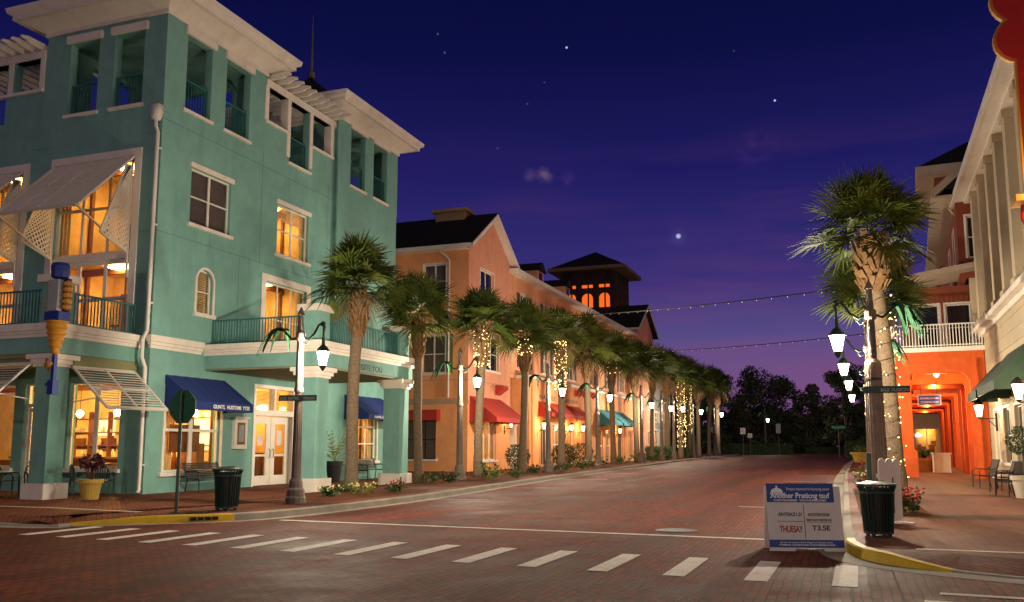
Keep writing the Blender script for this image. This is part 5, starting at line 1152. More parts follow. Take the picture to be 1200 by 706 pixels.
cn = thing('utility_post', 'short dark green post in front of the fluted lamp post', 'post', (.52, 18.9, .15)); q = MB(); q.lathe([(.05, 0), (.05, 1.28), (.03, 1.32)], (0, 0, 0), 10); q.build('pole', GREENM, cn); q = MB(); q.lathe([(.10, 0), (.10, .03)], (0, 0, 0), 10); q.build('foot', GREENM, cn)
sl_ = thing('pole_sleeve', 'wide fluted wooden sleeve round the lower part of the lamp post', 'pole sleeve', (.75, 20.6, .15)); q = MB(); q.lathe([(.20, 0), (.19, .05), (.165, 3.25), (.12, 3.32)], (0, 0, 0), 20)
for k in range(20): a = 2 * math.pi * k / 20; q.bar((.191 * math.cos(a), .191 * math.sin(a), .08), (.164 * math.cos(a), .164 * math.sin(a), 3.2), .02)
q.build('sleeve', mat('weathered_wood', (.27, .20, .15), .8, .25, 5, .3), sl_); q = MB(); q.lathe([(.175, 2.85), (.18, 2.88), (.175, 2.92)], (0, 0, 0), 20, False); q.build('band', BLACKM, sl_)

# strings of small bulbs across the street
def span(label, p, q, sag, n):
    t = thing('string_lights', label, 'string lights', p, group='bulb strings across the street', world=True); w = MB(); b = MB(); pts = []
    for k in range(41): s = k / 40; v = Vector(p).lerp(Vector(q), s); v.z -= sag * 4 * s * (1 - s); pts.append(v)
    w.tube(pts, .022, 4); w.build('wire', WIRE, t)
    for k in range(n):
        s = (k + .5) / n; v = Vector(p).lerp(Vector(q), s); v.z -= sag * 4 * s * (1 - s) + .06; b.octa(v, .017)
    tag(b.build('bulbs', BULBW, t), kind='stuff')
span('upper string of tiny bulbs across the street, tied to the booted palm', (-20.1, 54.5, 10.1), (1.2, 31.6, 7.0), .25, 34)
span('lower string of tiny bulbs across the street in front of the far trees', (-19.4, 66, 8.9), (2.4, 50, 7.6), .35, 30)

# ------------------------------------------------------------------ street furniture
ss = thing('stop_sign', 'green-backed octagonal stop sign seen from behind on a thin post', 'stop sign', (-13.7, 15.9, .15), R(-4))
q = MB(); q.prism([(.40 * math.cos(R(22.5 + 45 * k)) * 1.0, -.02, 2.32 + .40 * math.sin(R(22.5 + 45 * k))) for k in range(8)], (0, .02, 0)); q.build('sign_plate', STOPB, ss)
q = MB(); q.lathe([(.038, 0), (.038, 2.62)], (0, -.062, 0), 8); q.lathe([(.09, 0), (.09, .02)], (0, -.062, 0), 8); q.build('post', GREENM, ss)
q = MB(); q.bar((-.28, -.03, 2.45), (.28, -.03, 2.45), .03, .05); q.bar((-.28, -.03, 2.2), (.28, -.03, 2.2), .03, .05); q.build('brace', STOPB, ss)

def make_can():
    t = thing('trash_can', 'can', 'trash can'); n = 28; r0, r1 = .235, .28
    b = MB()
    for k in range(n):
        a = 2 * math.pi * k / n; c, s = math.cos(a), math.sin(a)
        b.bar((r0 * c, r0 * s, .06), (r1 * c, r1 * s, .80), .008, .040, (c, s, 0)); b.bar((r1 * c, r1 * s, .80), ((r1 + .045) * c, (r1 + .045) * s, .92), .008, .034, (c, s, 0))
    b.build('slats', GREENM, t)
    b = MB(); b.lathe([(r1 + .03, .90), (r1 + .065, .91), (r1 + .065, .94), (r1 + .02, .945)], (0, 0, 0), 32, False); b.build('rim', GREENM, t); b = MB(); b.lathe([(r1 - .015, .76), (r1 + .012, .765), (r1 + .012, .80), (r1 - .015, .805)], (0, 0, 0), 32, False); b.lathe([(r0 - .01, .05), (r0 + .02, .05), (r0 + .022, .09), (r0 - .01, .09)], (0, 0, 0), 32, False)
    for k in range(4): a = R(45 + 90 * k); q_ = MB(); q_.box(.2 * math.cos(a) - .03, .2 * math.cos(a) + .03, .2 * math.sin(a) - .03, .2 * math.sin(a) + .03, 0, .06); q_.build('foot', GREENM, t)
    b.build('band', GREENM, t)
    b = MB(); b.lathe([(.19, .07), (.235, .86), (.225, .86), (.18, .10), (.001, .10)], (0, 0, 0), 24, False); b.build('liner', BLACKM, t)
    b = MB(); b.lathe([(r1 + .03, .925), (.27, .955), (.17, .985), (.16, .97), (.26, .935)], (0, 0, 0), 28, False); b.build('lid', BLACKM, t); return t
CN = make_can(); uc = []
place(CN, uc, (-13.2, 16.9, .15), 0, 'dark slatted trash can beside the stop sign on the teal building pavement', 'slatted trash cans')
place(CN, uc, (.53, 15.75, .15), .3, 'dark slatted trash can beside the sandwich board above the curved yellow kerb', 'slatted trash cans', .90)

def make_bench():
    t = thing('bench', 'bench', 'bench'); Lw = 1.75
    s = MB()
    for k in range(7): s.box(-Lw / 2, Lw / 2, -.22 + .065 * k, -.17 + .065 * k, .425 - .01 * math.sin(k / 6 * 3.1), .45 - .01 * math.sin(k / 6 * 3.1))
    s.build('seat', BENCH, t)
    s = MB()
    for k in range(8): z = .50 + .055 * k; y = .26 + .02 * k; s.bar((-Lw / 2, y, z), (Lw / 2, y, z), .02, .042)
    s.build('backrest', BENCH, t)
    for x in (-Lw / 2 + .08, Lw / 2 - .08):
        l = MB(); l.tube([(x, -.24, 0), (x, -.22, .42), (x, -.2, .63)], .022, 6); l.tube([(x, .30, 0), (x, .24, .42), (x, .42, .92)], .022, 6); l.tube([(x, -.24, .63), (x, .05, .66), (x, .32, .64)], .022, 6); l.bar((x, -.22, .41), (x, .25, .41), .03)
        l.build('leg', BLACKM, t)
    return t
BN = make_bench(); ub = []
place(BN, ub, (-19.25, 23.75, .15), R(-90) + math.pi, 'dark slatted bench under the lit window with the navy awning', 'slatted benches')
place(BN, ub, (-19.2, 34.3, .15), R(90), 'dark slatted bench behind the teal porch column by the second awning', 'slatted benches')

def make_cafe_chair(): 
    """resin armchair: rounded back of slats, arms running down into the front legs"""
    t = thing('cafe_chair', 'chair', 'chair')
    s = MB(); s.prism([(-.24, -.24, .42), (.24, -.24, .42), (.22, .22, .40), (-.22, .22, .40)], (0, 0, .03)); s.build('seat', GREENM, t)
    b = MB(); pts = []
    for k in range(13): a = math.pi * k / 12; pts.append((.27 * math.cos(a), .24 + .06 * math.sin(a), .48 + .42 * math.sin(a) ** .6))
    b.tube(pts, .022, 6)
    for k in range(-3, 4): x = .07 * k; b.bar((x * .85, .21, .42), (x, .285, .48 + .40 * (1 - (x / .27) ** 2) ** .35), .030, .012, (0, 1, 0))
    b.build('backrest', GREENM, t)
    for x in (-.27, .27): a = MB(); a.tube([(x, .24, .55), (x * 1.04, .05, .66), (x * 1.04, -.2, .65), (x * .98, -.25, .55)], .022, 6); a.build('arm', GREENM, t)
    for x, y, y1 in ((-.26, -.25, -.25), (.26, -.25, -.25), (-.25, .24, .30), (.25, .24, .30)): l = MB(); l.bar((x, y, .55 if y < 0 else .48), (x * 1.06, y1, 0), .045, .035); l.build('leg', GREENM, t)
    return t
CC = make_cafe_chair(); uf = []; gc = 'resin chairs under the corner porch'
for x, y, rz, lb in ((-20.75, 20.75, R(-150), 'dark green resin chair closest to the downspout, against the teal wall'), (-21.35, 20.55, R(150), 'dark green resin chair second from the downspout, behind the yellow pot'), (-23.0, 20.4, R(60), 'dark green resin chair beside the corner column, facing the table'),
        (-22.7, 18.35, R(10), 'dark green resin chair before the corner column with its back to the street'), (-23.35, 19.7, R(120), 'dark green resin chair half behind the one with its back to the street')): place(CC, uf, (x, y, .15), rz, lb, gc)
def table(x, y, lb):
    t = thing('cafe_table', lb, 'table', (x, y, .15), group='tables under the corner porch'); q = MB(); q.lathe([(.42, .70), (.42, .73)], (0, 0, 0), 20); q.build('tabletop', SIGNW, t); q = MB(); q.lathe([(.05, .03), (.03, .70)], (0, 0, 0), 10); q.lathe([(.25, 0), (.22, .03)], (0, 0, 0), 14); q.build('leg', GREENM, t)
table(-22.45, 20.3, 'pale round table behind the corner column and the yellow pot'); table(-23.0, 19.05, 'pale round table on the far side of the corner column')
def make_armchair():
    t = thing('patio_chair', 'chair', 'chair')
    s = MB(); s.prism([(-.25, -.26, .42), (.25, -.26, .42), (.24, .24, .39), (-.24, .24, .39)], (0, 0, .035)); s.build('seat', mat('brown_sling', (.07, .045, .035), .8, .2, 20), t)
    s = MB(); s.prism([(-.24, .23, .42), (.24, .23, .42), (.24, .40, .95), (-.24, .40, .95)], (0, .02, .01)); s.build('backrest', MATS['brown_sling'], t)
    for x in (-.28, .28):
        l = MB(); l.tube([(x, -.30, 0), (x, -.28, .60), (x, -.22, .65), (x, .2, .64), (x, .33, .70)], .018, 6); l.tube([(x, .32, 0), (x, .24, .40), (x, .42, .97)], .018, 6); l.bar((x, -.28, .41), (x, .25, .40), .03); l.build('leg', BLACKM, t)
    f = MB(); f.bar((-.28, .42, .97), (.28, .42, .97), .03); f.bar((-.28, -.27, .41), (.28, -.27, .41), .03); f.build('frame', BLACKM, t); return t
AC = make_armchair(); ua = []; ga = 'dark armchairs along the cream wall'
for x, y, rz, lb in ((4.75, 35.3, R(-75), 'dark armchair by the cream wall, next to the arcade'), (4.72, 31.4, R(-80), 'middle dark armchair by the cream wall'), (4.65, 29.6, R(-60), 'dark armchair next to the stone topiary pot'), (5.2, 33.4, R(-85), 'pale cushioned armchair set back between the dark ones')): place(AC, ua, (x, y, .15), rz, lb, ga)

# ------------------------------------------------------------------ plants
def leaf_ball(mb, c, rx, ry, rz, n, s, rnd, shell=.35):
    for k in range(n):
        v = Vector((rnd.gauss(0, 1), rnd.gauss(0, 1), rnd.gauss(0, 1))).normalized() * (shell + (1 - shell) * rnd.random() ** .4)
        p = Vector(c) + Vector((v.x * rx, v.y * ry, v.z * rz)); a = Vector((rnd.gauss(0, 1), rnd.gauss(0, 1), rnd.gauss(0, 1))).normalized(); b = a.cross(v if v.length > .01 else Vector((0, 0, 1))).normalized(); ss_ = s * rnd.uniform(.6, 1.3)
        mb.quad(p - a * ss_, p - b * ss_ * .45, p + a * ss_, p + b * ss_ * .45)
def pot(mb, r, h, c=(0, 0, 0)): mb.lathe([(r * .72, 0), (r * .94, h * .80), (r * 1.08, h * .80), (r * 1.1, h), (r * .96, h), (r * .9, h * .88), (.001, h * .88)], c, 22)
def potted(name, lb, x, y, r, h, pm, lm, kind, hh, w, z=.15):
    t = thing(name, lb, 'potted plant', (x, y, z)); q = MB(); pot(q, r, h); q.build('pot', pm, t, False); rnd = random.Random(int(x * 100) + int(y * 10)); q = MB()
    if kind == 'bush':
        for k in range(26):
            az = rnd.uniform(0, 6.28); e = Vector((math.cos(az) * w * rnd.uniform(.2, 1), math.sin(az) * w * rnd.uniform(.2, 1), h + hh * rnd.uniform(.5, 1))); q.bar((0, 0, h * .9), e, .008)
            leaf_ball(q, e, .11, .11, .11, 12, .07, rnd)
        q.build('foliage', lm, t)
    elif kind == 'palm':
        for k in range(15):
            az = k * 2.4; el = R(80 - 4.2 * k + rnd.uniform(-8, 8)); l = hh * rnd.uniform(.8, 1.1); pr = Vector((0, 0, h)); d = Vector((math.cos(az) * math.cos(el), math.sin(az) * math.cos(el), math.sin(el)))
            for j in range(1, 9):
                nx = pr + d * l / 8; d = (d + Vector((0, 0, -.11))).normalized(); q.bar(pr, nx, .012)
                sd = d.cross(Vector((0, 0, 1))).normalized()
                for sg in (-1, 1):
                    if j > 1: e = nx + sd * sg * .30 * (1.1 - j / 10) + d * .16 - Vector((0, 0, .06)); q.quad(nx - d * .02, nx + d * .025, e)
                pr = nx
        q.build('frond', lm, t)
    elif kind == 'ball':
        q.tube([(0, 0, h * .8), (0, 0, hh)], .025, 6); q.build('stem', TRUNK, t); q = MB(); leaf_ball(q, (0, 0, hh + w * .6), w, w, w, 700, .05, rnd, .75); q.build('foliage', lm, t)
    elif kind == 'fern':
        for k in range(60):
            az = rnd.uniform(0, 6.28); d = Vector((math.cos(az), math.sin(az), 0)); b0 = Vector((0, 0, h)) ; m1 = b0 + d * w * .55 + Vector((0, 0, hh * rnd.uniform(.5, 1))); e = b0 + d * w * rnd.uniform(.8, 1.1) + Vector((0, 0, hh * rnd.uniform(-.1, .5))); sd = d.cross(Vector((0, 0, 1))) * .05
            q.quad(b0 - sd, b0 + sd, m1 + sd, m1 - sd); q.quad(m1 - sd, m1 + sd, e)
        q.build('foliage', lm, t)
    return t
potted('potted_plant', 'yellow pot with a dark red leafy plant in front of the corner porch', -19.35, 18.95, .30, .55, POTY, REDL, 'bush', .62, .34)
potted('potted_palm', 'feathery palm in a dark pot between the teal porch columns', -19.2, 31.2, .34, .85, BLACKM, YLEAF, 'palm', 1.5, 1)
potted('potted_fern', 'broad orange bowl with a fern under the red arcade', 4.55, 56.5, .72, .75, TERRA, SHRUB, 'fern', .55, .85)
potted('potted_topiary', 'round clipped topiary in a pale stone pot by the cream wall', 4.85, 28.6, .34, .62, POTW, HEDGE, 'ball', 1.35, .42)
bx = thing('planter_box', 'white square planter box beside the fern bowl under the arcade', 'planter', (5.25, 54.5, .15)); q = MB(); q.prism([(-.42, -.42, 0), (.42, -.42, 0), (.42, .42, 0), (-.42, .42, 0)], (0, 0, 1.0)); q.box(-.47, .47, -.47, .47, 1.0, 1.08); q.box(-.44, .44, -.44, .44, 0, .1); q.build('box', POTW, bx); q = MB(); q.box(-.4, .4, -.4, .4, 1.081, 1.09); q.build('soil', MULCH, bx)
bs = thing('yellow_planter', 'low yellow planter with flowers far down the arcade kerb', 'planter', (1.9, 86, .15)); q = MB(); pot(q, 1.0, .9); q.build('pot', POTY, bs); q = MB(); leaf_ball(q, (0, 0, 1.1), 1, 1, .4, 150, .15, RND); q.build('foliage', SHRUB, bs)

def clump(name, lb, cat, x, y, r, h, lm, n=120, group=None, fl=None, s=.08, seed=0):
    """low plant: stems fanning from the ground with leaves on them"""
    t = thing(name, lb, cat, (x, y, .15), group=group); rnd = random.Random(int(abs(x) * 97 + y * 31) + seed); q = MB()
    for k in range(max(10, n // 8)):
        az = rnd.uniform(0, 6.28); e = Vector((math.cos(az) * r * rnd.random() ** .5, math.sin(az) * r * rnd.random() ** .5, h * rnd.uniform(.45, 1.05))); b0 = Vector((e.x * .35, e.y * .35, -.02)); q.bar(b0, e, .010)
        for j in range(8):
            p = b0.lerp(e, rnd.uniform(.35, 1.05)); a = Vector((rnd.gauss(0, 1), rnd.gauss(0, 1), rnd.gauss(.4, .6))).normalized(); b = a.cross(Vector((rnd.random(), rnd.random(), .3))).normalized(); w = s * rnd.uniform(.6, 1.3)
            q.quad(p, p + a * w * .6 + b * w * .3, p + a * w * 1.3, p + a * w * .6 - b * w * .3)
    q.build('foliage', lm, t)
    if fl:
        q = MB()
        for k in range(max(8, n // 6)):
            az = rnd.uniform(0, 6.28); rr = r * rnd.random() ** .5; q.octa((math.cos(az) * rr, math.sin(az) * rr, h * rnd.uniform(.7, 1.1)), .035)
        q.build('flowers', fl, t)
    return t
# mulch beds round the trunks of the left row
def bed(pts, lb, z=.156):
    t = thing('mulch_bed', lb, 'flower bed', (pts[0][0], pts[0][1], z), world=True); q = MB(); cx = sum(p[0] for p in pts) / len(pts); cy_ = sum(p[1] for p in pts) / len(pts); n = len(pts); o = []
    for k in range(n):
        p0, p1, p2 = Vector(pts[k - 1]), Vector(pts[k]), Vector(pts[(k + 1) % n])
        for s in (.0, .5): o.append(p1.lerp(p2, s))
    inn = [Vector((cx, cy_)).lerp(p, .72) for p in o]
    for k in range(len(o)):
        a, b = o[k], o[(k + 1) % len(o)]; c, d = inn[(k + 1) % len(o)], inn[k]; q.quad((*a, z - .004), (*b, z - .004), (*c, z + .05), (*d, z + .05)); q.quad((*d, z + .05), (*c, z + .05), (cx, cy_, z + .07))
    q.build('mulch', MULCH, t)
bed([(-12.7, 20.6), (-12.35, 25.5), (-13.0, 27.2), (-15.6, 27.0), (-15.6, 23.0), (-14.2, 20.8)], 'red mulch bed round the palm in front of the teal porch')
bed([(-12.75, 29.2), (-13.2, 37.0), (-16.0, 38.5), (-16.2, 29.0)], 'mulch bed round the two palms before the orange gabled house')
bed([(-13.9, 41.5), (-14.1, 54), (-17, 54), (-16.6, 41.5)], 'mulch bed in front of the red shop awning')
bed([(-14.9, 58), (-15.5, 74), (-18, 74), (-17.6, 58)], 'mulch bed in front of the blue shop awning')
bed([(.35, 20.2), (.35, 33), (1.9, 33.5), (1.75, 20.6)], 'flower strip along the arcade kerb behind the picket sign')
gb = 'low plants in the kerb beds'
for i, (x, y, r, h, lm, fl, lb) in enumerate((
    (-13.5, 21.8, .38, .32, SHRUB, FLOWY, 'pale flowering plant at the foot of the first lamp post bed'), (-13.2, 23.0, .42, .36, YLEAF, FLOWY, 'yellow green plant in the bed beside the first palm'), (-14.0, 23.6, .45, .32, SHRUB, None, 'leafy green plant close against the first palm trunk'), (-12.95, 24.6, .35, .35, SHRUB, FLOWR, 'small red flowering plant at the kerb by the first palm'),
    (-14.6, 30.4, .6, .5, SHRUB, None, 'grassy tuft round the foot of the dark trunked palm'), (-14.2, 31.4, .4, .45, HEDGE, None, 'dark tuft just beyond the dark trunked palm'), (-14.2, 35.6, .7, .85, SHRUB, None, 'taller leafy plant just beyond the second lamp post'), (-14.6, 37.0, .6, .6, YLEAF, None, 'yellow green plant at the foot of the palm with lit boots'), (-14.0, 38.2, .5, .4, SHRUB, None, 'low plant at the far end of the second bed'),
    (-15.1, 44.0, .5, .4, SHRUB, FLOWR, 'low red flowering plant by the fourth palm'), (-15.0, 48.5, .8, .6, SHRUB, None, 'broad leafy plant before the red awning'), (-14.8, 52.6, .7, .6, SHRUB, FLOWY, 'pale flowering plant at the foot of the brightly wound palm'), (-16.0, 61.0, .9, .7, HEDGE, None, 'dark clump at the foot of the palm between the awnings'), (-15.9, 67, 1.0, .8, SHRUB, None, 'leafy clump below the blue awning'), (-16.5, 78.5, 1.2, 1.0, SHRUB, None, 'leafy clump at the palm past the blue awning'), (-16.6, 84.5, 1.1, .9, HEDGE, None, 'dark clump by the far pilaster'))):
    clump('flower_plant' if fl else 'shrub', lb, 'plant', x, y, r, h, lm, 150, gb, fl, .11 if y < 40 else .16, i)
for i, (x, y, r, h, lm, fl, lb) in enumerate(((1.35, 21.2, .30, .38, SHRUB, FLOWR, 'red flowering plant just beside the picket sign'), (1.45, 22.7, .35, .45, SHRUB, FLOWR, 'red and green plant behind the picket sign'), (.62, 24.3, .30, .40, YLEAF, FLOWR, 'pale and red plant at the arcade kerb, just past the trash can'), (.68, 26.6, .32, .42, SHRUB, FLOWY, 'pale flowering plant second along the arcade kerb'), (.75, 29.8, .35, .5, SHRUB, FLOWR, 'reddish plant third along the arcade kerb'), (.8, 33.5, .4, .6, SHRUB, FLOWY, 'leafy plant fourth along the arcade kerb'), (.9, 39, .5, .8, SHRUB, FLOWR, 'distant flowering plant along the arcade kerb'))):
    clump('flower_plant', lb, 'plant', x, y, r, h, lm, 130, 'flowering plants along the arcade kerb', fl, .09, i)
for x, y, r, h, lb in ((-18.0, 49.6, .75, 1.5, 'round dark shrub beside the window of the orange gabled house'), (-17.9, 58.6, .9, 1.6, 'round dark shrub just before the lit doors under the red awning'), (-17.8, 62.5, 1.0, 1.6, 'round dark shrub in front of the lit doors under the red awning')):
    t = thing('round_shrub', lb, 'shrub', (x, y, .15), group='round dark shrubs by the shop fronts'); q = MB(); leaf_ball(q, (0, 0, h * .55), r, r, h * .5, 800, .09, RND, .6); q.build('foliage', LEAFD, t); q = MB(); q.tube([(0, 0, -.02), (0, 0, h * .4)], .05, 6); q.build('stem', TRUNK, t)

# ------------------------------------------------------------------ signs on the pavement
af = thing('sandwich_board', 'white and blue sandwich board with a red weekday, standing by the curved yellow kerb', 'sandwich board', (-.60, 14.72, 0), R(15))
wd, hg, lean = 1.12, 1.02, .17
def panel(mb, x0, x1, s0, s1, d0, d1, sg=1):
    """slab on the leaning face: s up the face, d outward"""
    Z = Vector((0, sg * lean / hg, 1)).normalized(); n = Vector((1, 0, 0)).cross(Z) * sg
    o = Vector((0, -.22 * sg, .0))
    c = [o + Vector((x, 0, 0)) + Z * s + n * d for d in (d0, d1) for (x, s) in ((x0, s0), (x1, s0), (x1, s1), (x0, s1))]
    mb.add(c, [(0, 3, 2, 1), (4, 5, 6, 7), (0, 1, 5, 4), (1, 2, 6, 5), (2, 3, 7, 6), (3, 0, 4, 7)])
q = MB(); panel(q, -wd / 2, wd / 2, .05, .985, 0, .018); q.build('front_board', SIGNW, af); q = MB(); panel(q, -wd / 2, wd / 2, .05, .985, 0, .018, -1); q.build('back_board', SIGNW, af)
q = MB(); panel(q, -wd / 2, wd / 2 - .10, .74, 1.03, .0181, .026); q.build('blue_band', SIGNB, af); q = MB(); panel(q, -wd / 2, wd / 2, .055, .17, .0181, .026); q.build('blue_band', SIGNB, af)
q = MB(); panel(q, -wd / 2, -wd / 2 + .38, 0, .05, 0, .03); panel(q, wd / 2 - .30, wd / 2, 0, .05, 0, .03); panel(q, -wd / 2, -wd / 2 + .1, 0, .05, 0, .03, -1); panel(q, wd / 2 - .1, wd / 2, 0, .05, 0, .03, -1); q.build('foot', SIGNW, af)
q = MB(); panel(q, -.012, -.004, .20, .70, .0182, .021); panel(q, -.42, -.02, .445, .452, .0182, .021); panel(q, .03, .40, .435, .441, .0182, .021); q.build('rule', INK, af)
Zd = Vector((0, lean / hg, 1)).normalized(); AP = ((0, -.22, 0), (1, 0), (0, -1), Zd)
for s, a, z, h, m_, w, bo, d in (('Timpos tiaoment fo foaromg zoent', -.26, .925, .06, INKW, .66, 0, .027), ('Another Praticng tsuf', -.50, .805, .115, INKW, .90, 1, .027), ('COMTDEARSMED  TOATHOMBLUGED', -.46, .755, .04, INKW, .80, 1, .027),
        ('ANYEAZ1.D', -.40, .53, .075, INK, .36, 1, .019), ('HOOOSHOION', .05, .53, .065, INK, .32, 1, .019), ('FISHOHOE RESOEHOE', .02, .455, .045, INK, .38, 1, .019), ('THUESAY', -.39, .285, .135, INKR, .35, 1, .019), ('T3.SE', .10, .315, .105, INK, .27, 1, .019),
        ('pa veo ron wtaaco dreot thagoe oa thastam orted', -.40, .120, .04, INKW, .78, 0, .027), ('VTAEMOR CONBIOTHED WASTOMEREDOTINE', -.42, .082, .032, INKW, .84, 1, .027)):
    text(s, AP, a, z, h, m_, af, width=w, d=d, bold=bool(bo))
q = MB()      # domed cloche emblem
pts = [(-.40 + .095 * math.cos(math.pi * k / 14), .885 + .075 * math.sin(math.pi * k / 14)) for k in range(15)]
def fp(x, s, d): n = Vector((1, 0, 0)).cross(Zd); return Vector((x, -.22, 0)) + Zd * s + n * d
q.prism([fp(x, s, .0262) for x, s in pts], Vector((1, 0, 0)).cross(Zd) * .003); panel(q, -.505, -.295, .862, .878, .0262, .029); panel(q, -.412, -.388, .96, .995, .0262, .029); q.build('emblem', INKW, af)

pk = thing('picket_sign', 'narrow white picket-topped board on a white foot behind the trash can', 'sign', (.86, 18.25, .15), R(35))
q = MB()
for k in range(3):
    x0 = -.24 + .16 * k; poly = [(x0, 0, .05), (x0 + .158, 0, .05), (x0 + .158, 0, 1.12)] + [(x0 + .079 + .079 * math.cos(math.pi * j / 8), 0, 1.12 + .10 * math.sin(math.pi * j / 8)) for j in range(1, 8)] + [(x0, 0, 1.12)]; q.prism(poly, (0, .03, 0))
q.build('board', WHITEP, pk); q = MB(); q.bar((-.22, -.28, .02), (-.22, .30, .02), .07, .04); q.bar((.22, -.28, .02), (.22, .30, .02), .12, .04); q.box(-.26, .26, .03, .055, .3, .38); q.box(-.26, .26, .03, .055, .85, .93); q.build('foot', WHITEP, pk)
q = MB(); q.box(.045, .06, -.012, -.001, .2, .86); q.build('rod', BLACKM, pk)

# ------------------------------------------------------------------ far end of the street
def tree(lb, x, y, h, r, seed, lm=LEAFD):
    rnd = random.Random(seed); t = thing('broadleaf_tree', lb, 'tree', (x, y, .03), group='dark trees beyond the end of the street'); q = MB()
    q.tube([(0, 0, -.1), (.1, 0, h * .25), (-.1, .1, h * .5)], [.42, .30, .2], 8); c = MB()
    for k in range(26):
        az = k * 2.4 + rnd.uniform(-.4, .4); rr = r * rnd.uniform(.25, .85); zz = h * rnd.uniform(.08, .88); 
        if zz > h * .72: rr *= .6
        e = Vector((math.cos(az) * rr, math.sin(az) * rr, zz)); b0 = Vector((0, .05, h * rnd.uniform(.2, .45))); q.tube([b0, b0.lerp(e, .5) + Vector((0, 0, .4)), e], [.14, .08, .03], 5)
        s = r * rnd.uniform(.28, .42); leaf_ball(c, e, s, s, s * .8, 260, .38, rnd, .2)
    q.build('trunk', TRUNK, t); c.build('crown', lm, t)
for i, (x, y, h, r, lb) in enumerate(((-40, 200, 16, 8, 'dark tree glimpsed between the last palms'), (-30, 205, 17, 8, 'dark round tree directly behind the last palm of the row'), (-21.5, 208, 20.5, 7.5, 'tallest dark tree at the end of the street, beside the skyline gap'), (-13.5, 215, 20, 7.5, 'wide dark tree behind the small far lamp'), (-7, 212, 16.5, 5.5, 'lower dark tree sloping down to the gap in the skyline'), (1.2, 180, 17.5, 4.6, 'dark tree behind the lanterns of the arcade kerb'), (6.5, 190, 19, 6, 'dark tree behind the arcade kerb lamp posts'),
        (-55, 205, 18, 9, 'dark tree behind the grey shop'), (-2.5, 235, 13, 5, 'low distant dark tree filling the gap in the skyline'), (-17, 235, 22, 9, 'far dark tree behind the wide one'), (-33, 165, 12, 5, 'smaller dark tree behind the pale palms'), (-24, 160, 9, 4, 'small dark tree beside the far hedge'))): tree(lb, x, y, h, r, 40 + i)
tw = thing('woods', 'continuous dark woods far behind the end of the street', 'woods', (-40, 270, 0), world=True); tw['kind'] = 'stuff'; q = MB()
for k in range(150):
    x = RND.uniform(-150, 45); y = RND.uniform(255, 285); zz = RND.uniform(1, 10.5 if x < -8 or x > 4 else 7.5); leaf_ball(q, (x, y, zz), 5, 3, 3.2, 110, 1.0, RND, .2)
q.build('foliage', LEAFD, tw)
def hedge(lb, x0, x1, y0, y1, h, n, s=.16, m_=HEDGE):
    t = thing('clipped_hedge', lb, 'hedge', ((x0 + x1) / 2, y0, .0), world=True, group='clipped hedges'); q = MB(); rnd = random.Random(int(x0 * 7 + y0))
    q.box(x0 + .1, x1 - .1, y0 + .1, y1 - .1, 0, h - .1)
    for k in range(n):
        f = rnd.random(); x = rnd.uniform(x0, x1); y = rnd.uniform(y0, y1); z = rnd.uniform(.05, h)
        if f < .55: y = y0
        elif f < .85: z = h
        else: x = rnd.choice((x0, x1))
        a = Vector((rnd.gauss(0, 1), rnd.gauss(0, 1), rnd.gauss(0, 1))).normalized(); b = a.orthogonal().normalized(); q.quad(Vector((x, y, z)) - a * s, Vector((x, y, z)) - b * s * .5, Vector((x, y, z)) + a * s, Vector((x, y, z)) + b * s * .5)
    q.build('foliage', m_, t)
hedge('long clipped hedge at the end of the street', -20.5, -8, 168, 170, 2.0, 1600); hedge('low clipped hedge box beside the grey shop', -19.2, -16.6, 92, 93.5, 1.5, 500, .12); hedge('low clipped hedge box past the wrapped palms', -19.5, -17.2, 108, 109.5, 1.5, 400, .12)
hedge('bushy yellow green hedge under the green street sign at the end of the arcade kerb', .8, 4.2, 128, 130, 2.2, 700, .2, SHRUB); hedge('lower hedge set back beyond the long clipped hedge', -7, 0, 200, 201.5, 1.3, 600, .2)
place(LP, ul, (-13.3, 176, .03), 1.2, 'small far lamp glowing among the dark trees', 'far street lamps', 1.75)
place(LP, ul, (-34, 150, .03), 1.2, 'far lamp glimpsed past the wrapped palms', 'far street lamps', 1.5)
def post_sign(lb, x, y, zc, w, h, m_, rz=0., shape='rect'):
    t = thing('road_sign', lb, 'road sign', (x, y, .03), rz, 'road signs at the far end'); q = MB()
    if shape == 'rect': q.box(-w / 2, w / 2, -.02, .02, zc - h / 2, zc + h / 2)
    else: q.prism([(w / 2 * math.cos(R(22.5 + 45 * k)), -.02, zc + w / 2 * math.sin(R(22.5 + 45 * k))) for k in range(8)], (0, .04, 0))
    q.build('sign_plate', m_, t); q = MB(); q.lathe([(.05, 0), (.05, zc + h / 2 - .02)], (0, .08, 0), 6); q.build('post', POLE, t)
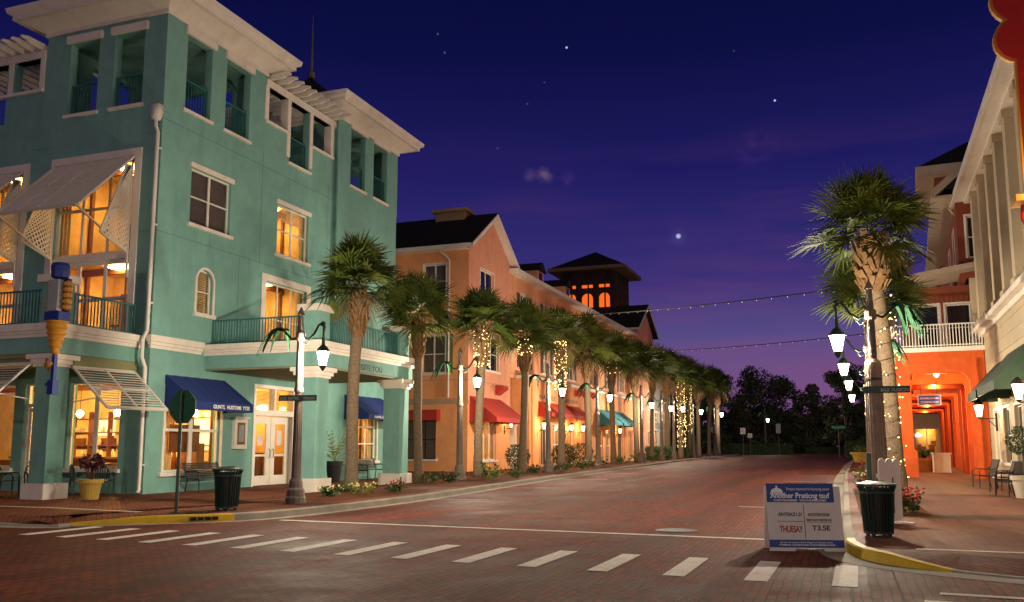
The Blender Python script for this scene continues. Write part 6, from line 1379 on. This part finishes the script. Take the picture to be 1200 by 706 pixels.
post_sign('green street name sign on a post above the bushy far hedge', -.1, 128, 4.1, 1.7, .36, mat('bright_sign_green', (.02, .22, .10), .4, .05)); post_sign('pale octagonal sign on a post beside the last palm of the row', -19.5, 150, 4.3, 1.3, 1.2, SIGNW, 0, 'oct'); post_sign('pale rectangular sign on a post before the long hedge', -15.9, 160, 4.2, .9, 1.1, SIGNW); post_sign('second pale sign before the long hedge, set lower', -14.9, 162, 3.4, .8, .8, SIGNW); post_sign('bluish banner sign on a post beside the small far lamp', -10.2, 165, 4.7, .8, 1.7, GREYP)
def car(lb, x, y, rz, body):
    t = thing('parked_car', lb, 'car', (x, y, .02), rz, 'parked cars at the end of the row'); q = MB()
    prof = [(-2.2, .35), (-2.25, .7), (-2.1, .92), (-1.3, 1.0), (-.6, 1.45), (.7, 1.48), (1.5, 1.05), (2.15, .98), (2.25, .6), (2.2, .35)]
    q.prism([(px, -.88, z) for px, z in prof], (0, 1.76, 0)); q.build('body', body, t)
    q = MB(); q.prism([(-1.15, -.885, 1.02), (-.58, -.885, 1.40), (.66, -.885, 1.42), (1.35, -.885, 1.04)], (0, 1.77, 0)); q.build('window', DGLASS, t)
    for px in (-1.4, 1.4):
        for sy_ in (-.9, .9):
            q = MB(); n = 16
            q.prism([(px + .33 * math.cos(2 * math.pi * k / n), sy_ - .1, .33 + .33 * math.sin(2 * math.pi * k / n)) for k in range(n)], (0, .2, 0)); w = q.build('wheel', TYRE, t)
            q = MB(); q.prism([(px + .2 * math.cos(2 * math.pi * k / n), sy_ - .105, .33 + .2 * math.sin(2 * math.pi * k / n)) for k in range(n)], (0, .21, 0)); q.build('rim', GREYP, w)
    for sy_ in (-.62, .62): q = MB(); q.box(-2.27, -2.2, sy_ - .18, sy_ + .18, .68, .82); q.build('headlight', INKW, t); q = MB(); q.box(2.18, 2.27, sy_ - .18, sy_ + .18, .72, .86); q.build('tail_light', INKR, t)
car('pale car parked behind the wrapped palms, mostly hidden', -22.5, 121, R(95), CARP); car('white car half hidden behind the low hedge past the grey shop', -21.2, 111, R(15), CARP)

bpy.context.view_layer.update()
for o in WR: del o['_w']
for o in list(SC.objects):       # a thing of one piece is simply that mesh
    if o.type == 'EMPTY' and o.parent is None and len(o.children) == 1 and o.children[0].type == 'MESH' and not o.children[0].children:
        c = o.children[0]; M = c.matrix_world.copy(); nm = o.name
        for k in ('label', 'category', 'group', 'kind'):
            if k in o: c[k] = o[k]
        c.parent = None; c.matrix_world = M; bpy.data.objects.remove(o); c.name = nm
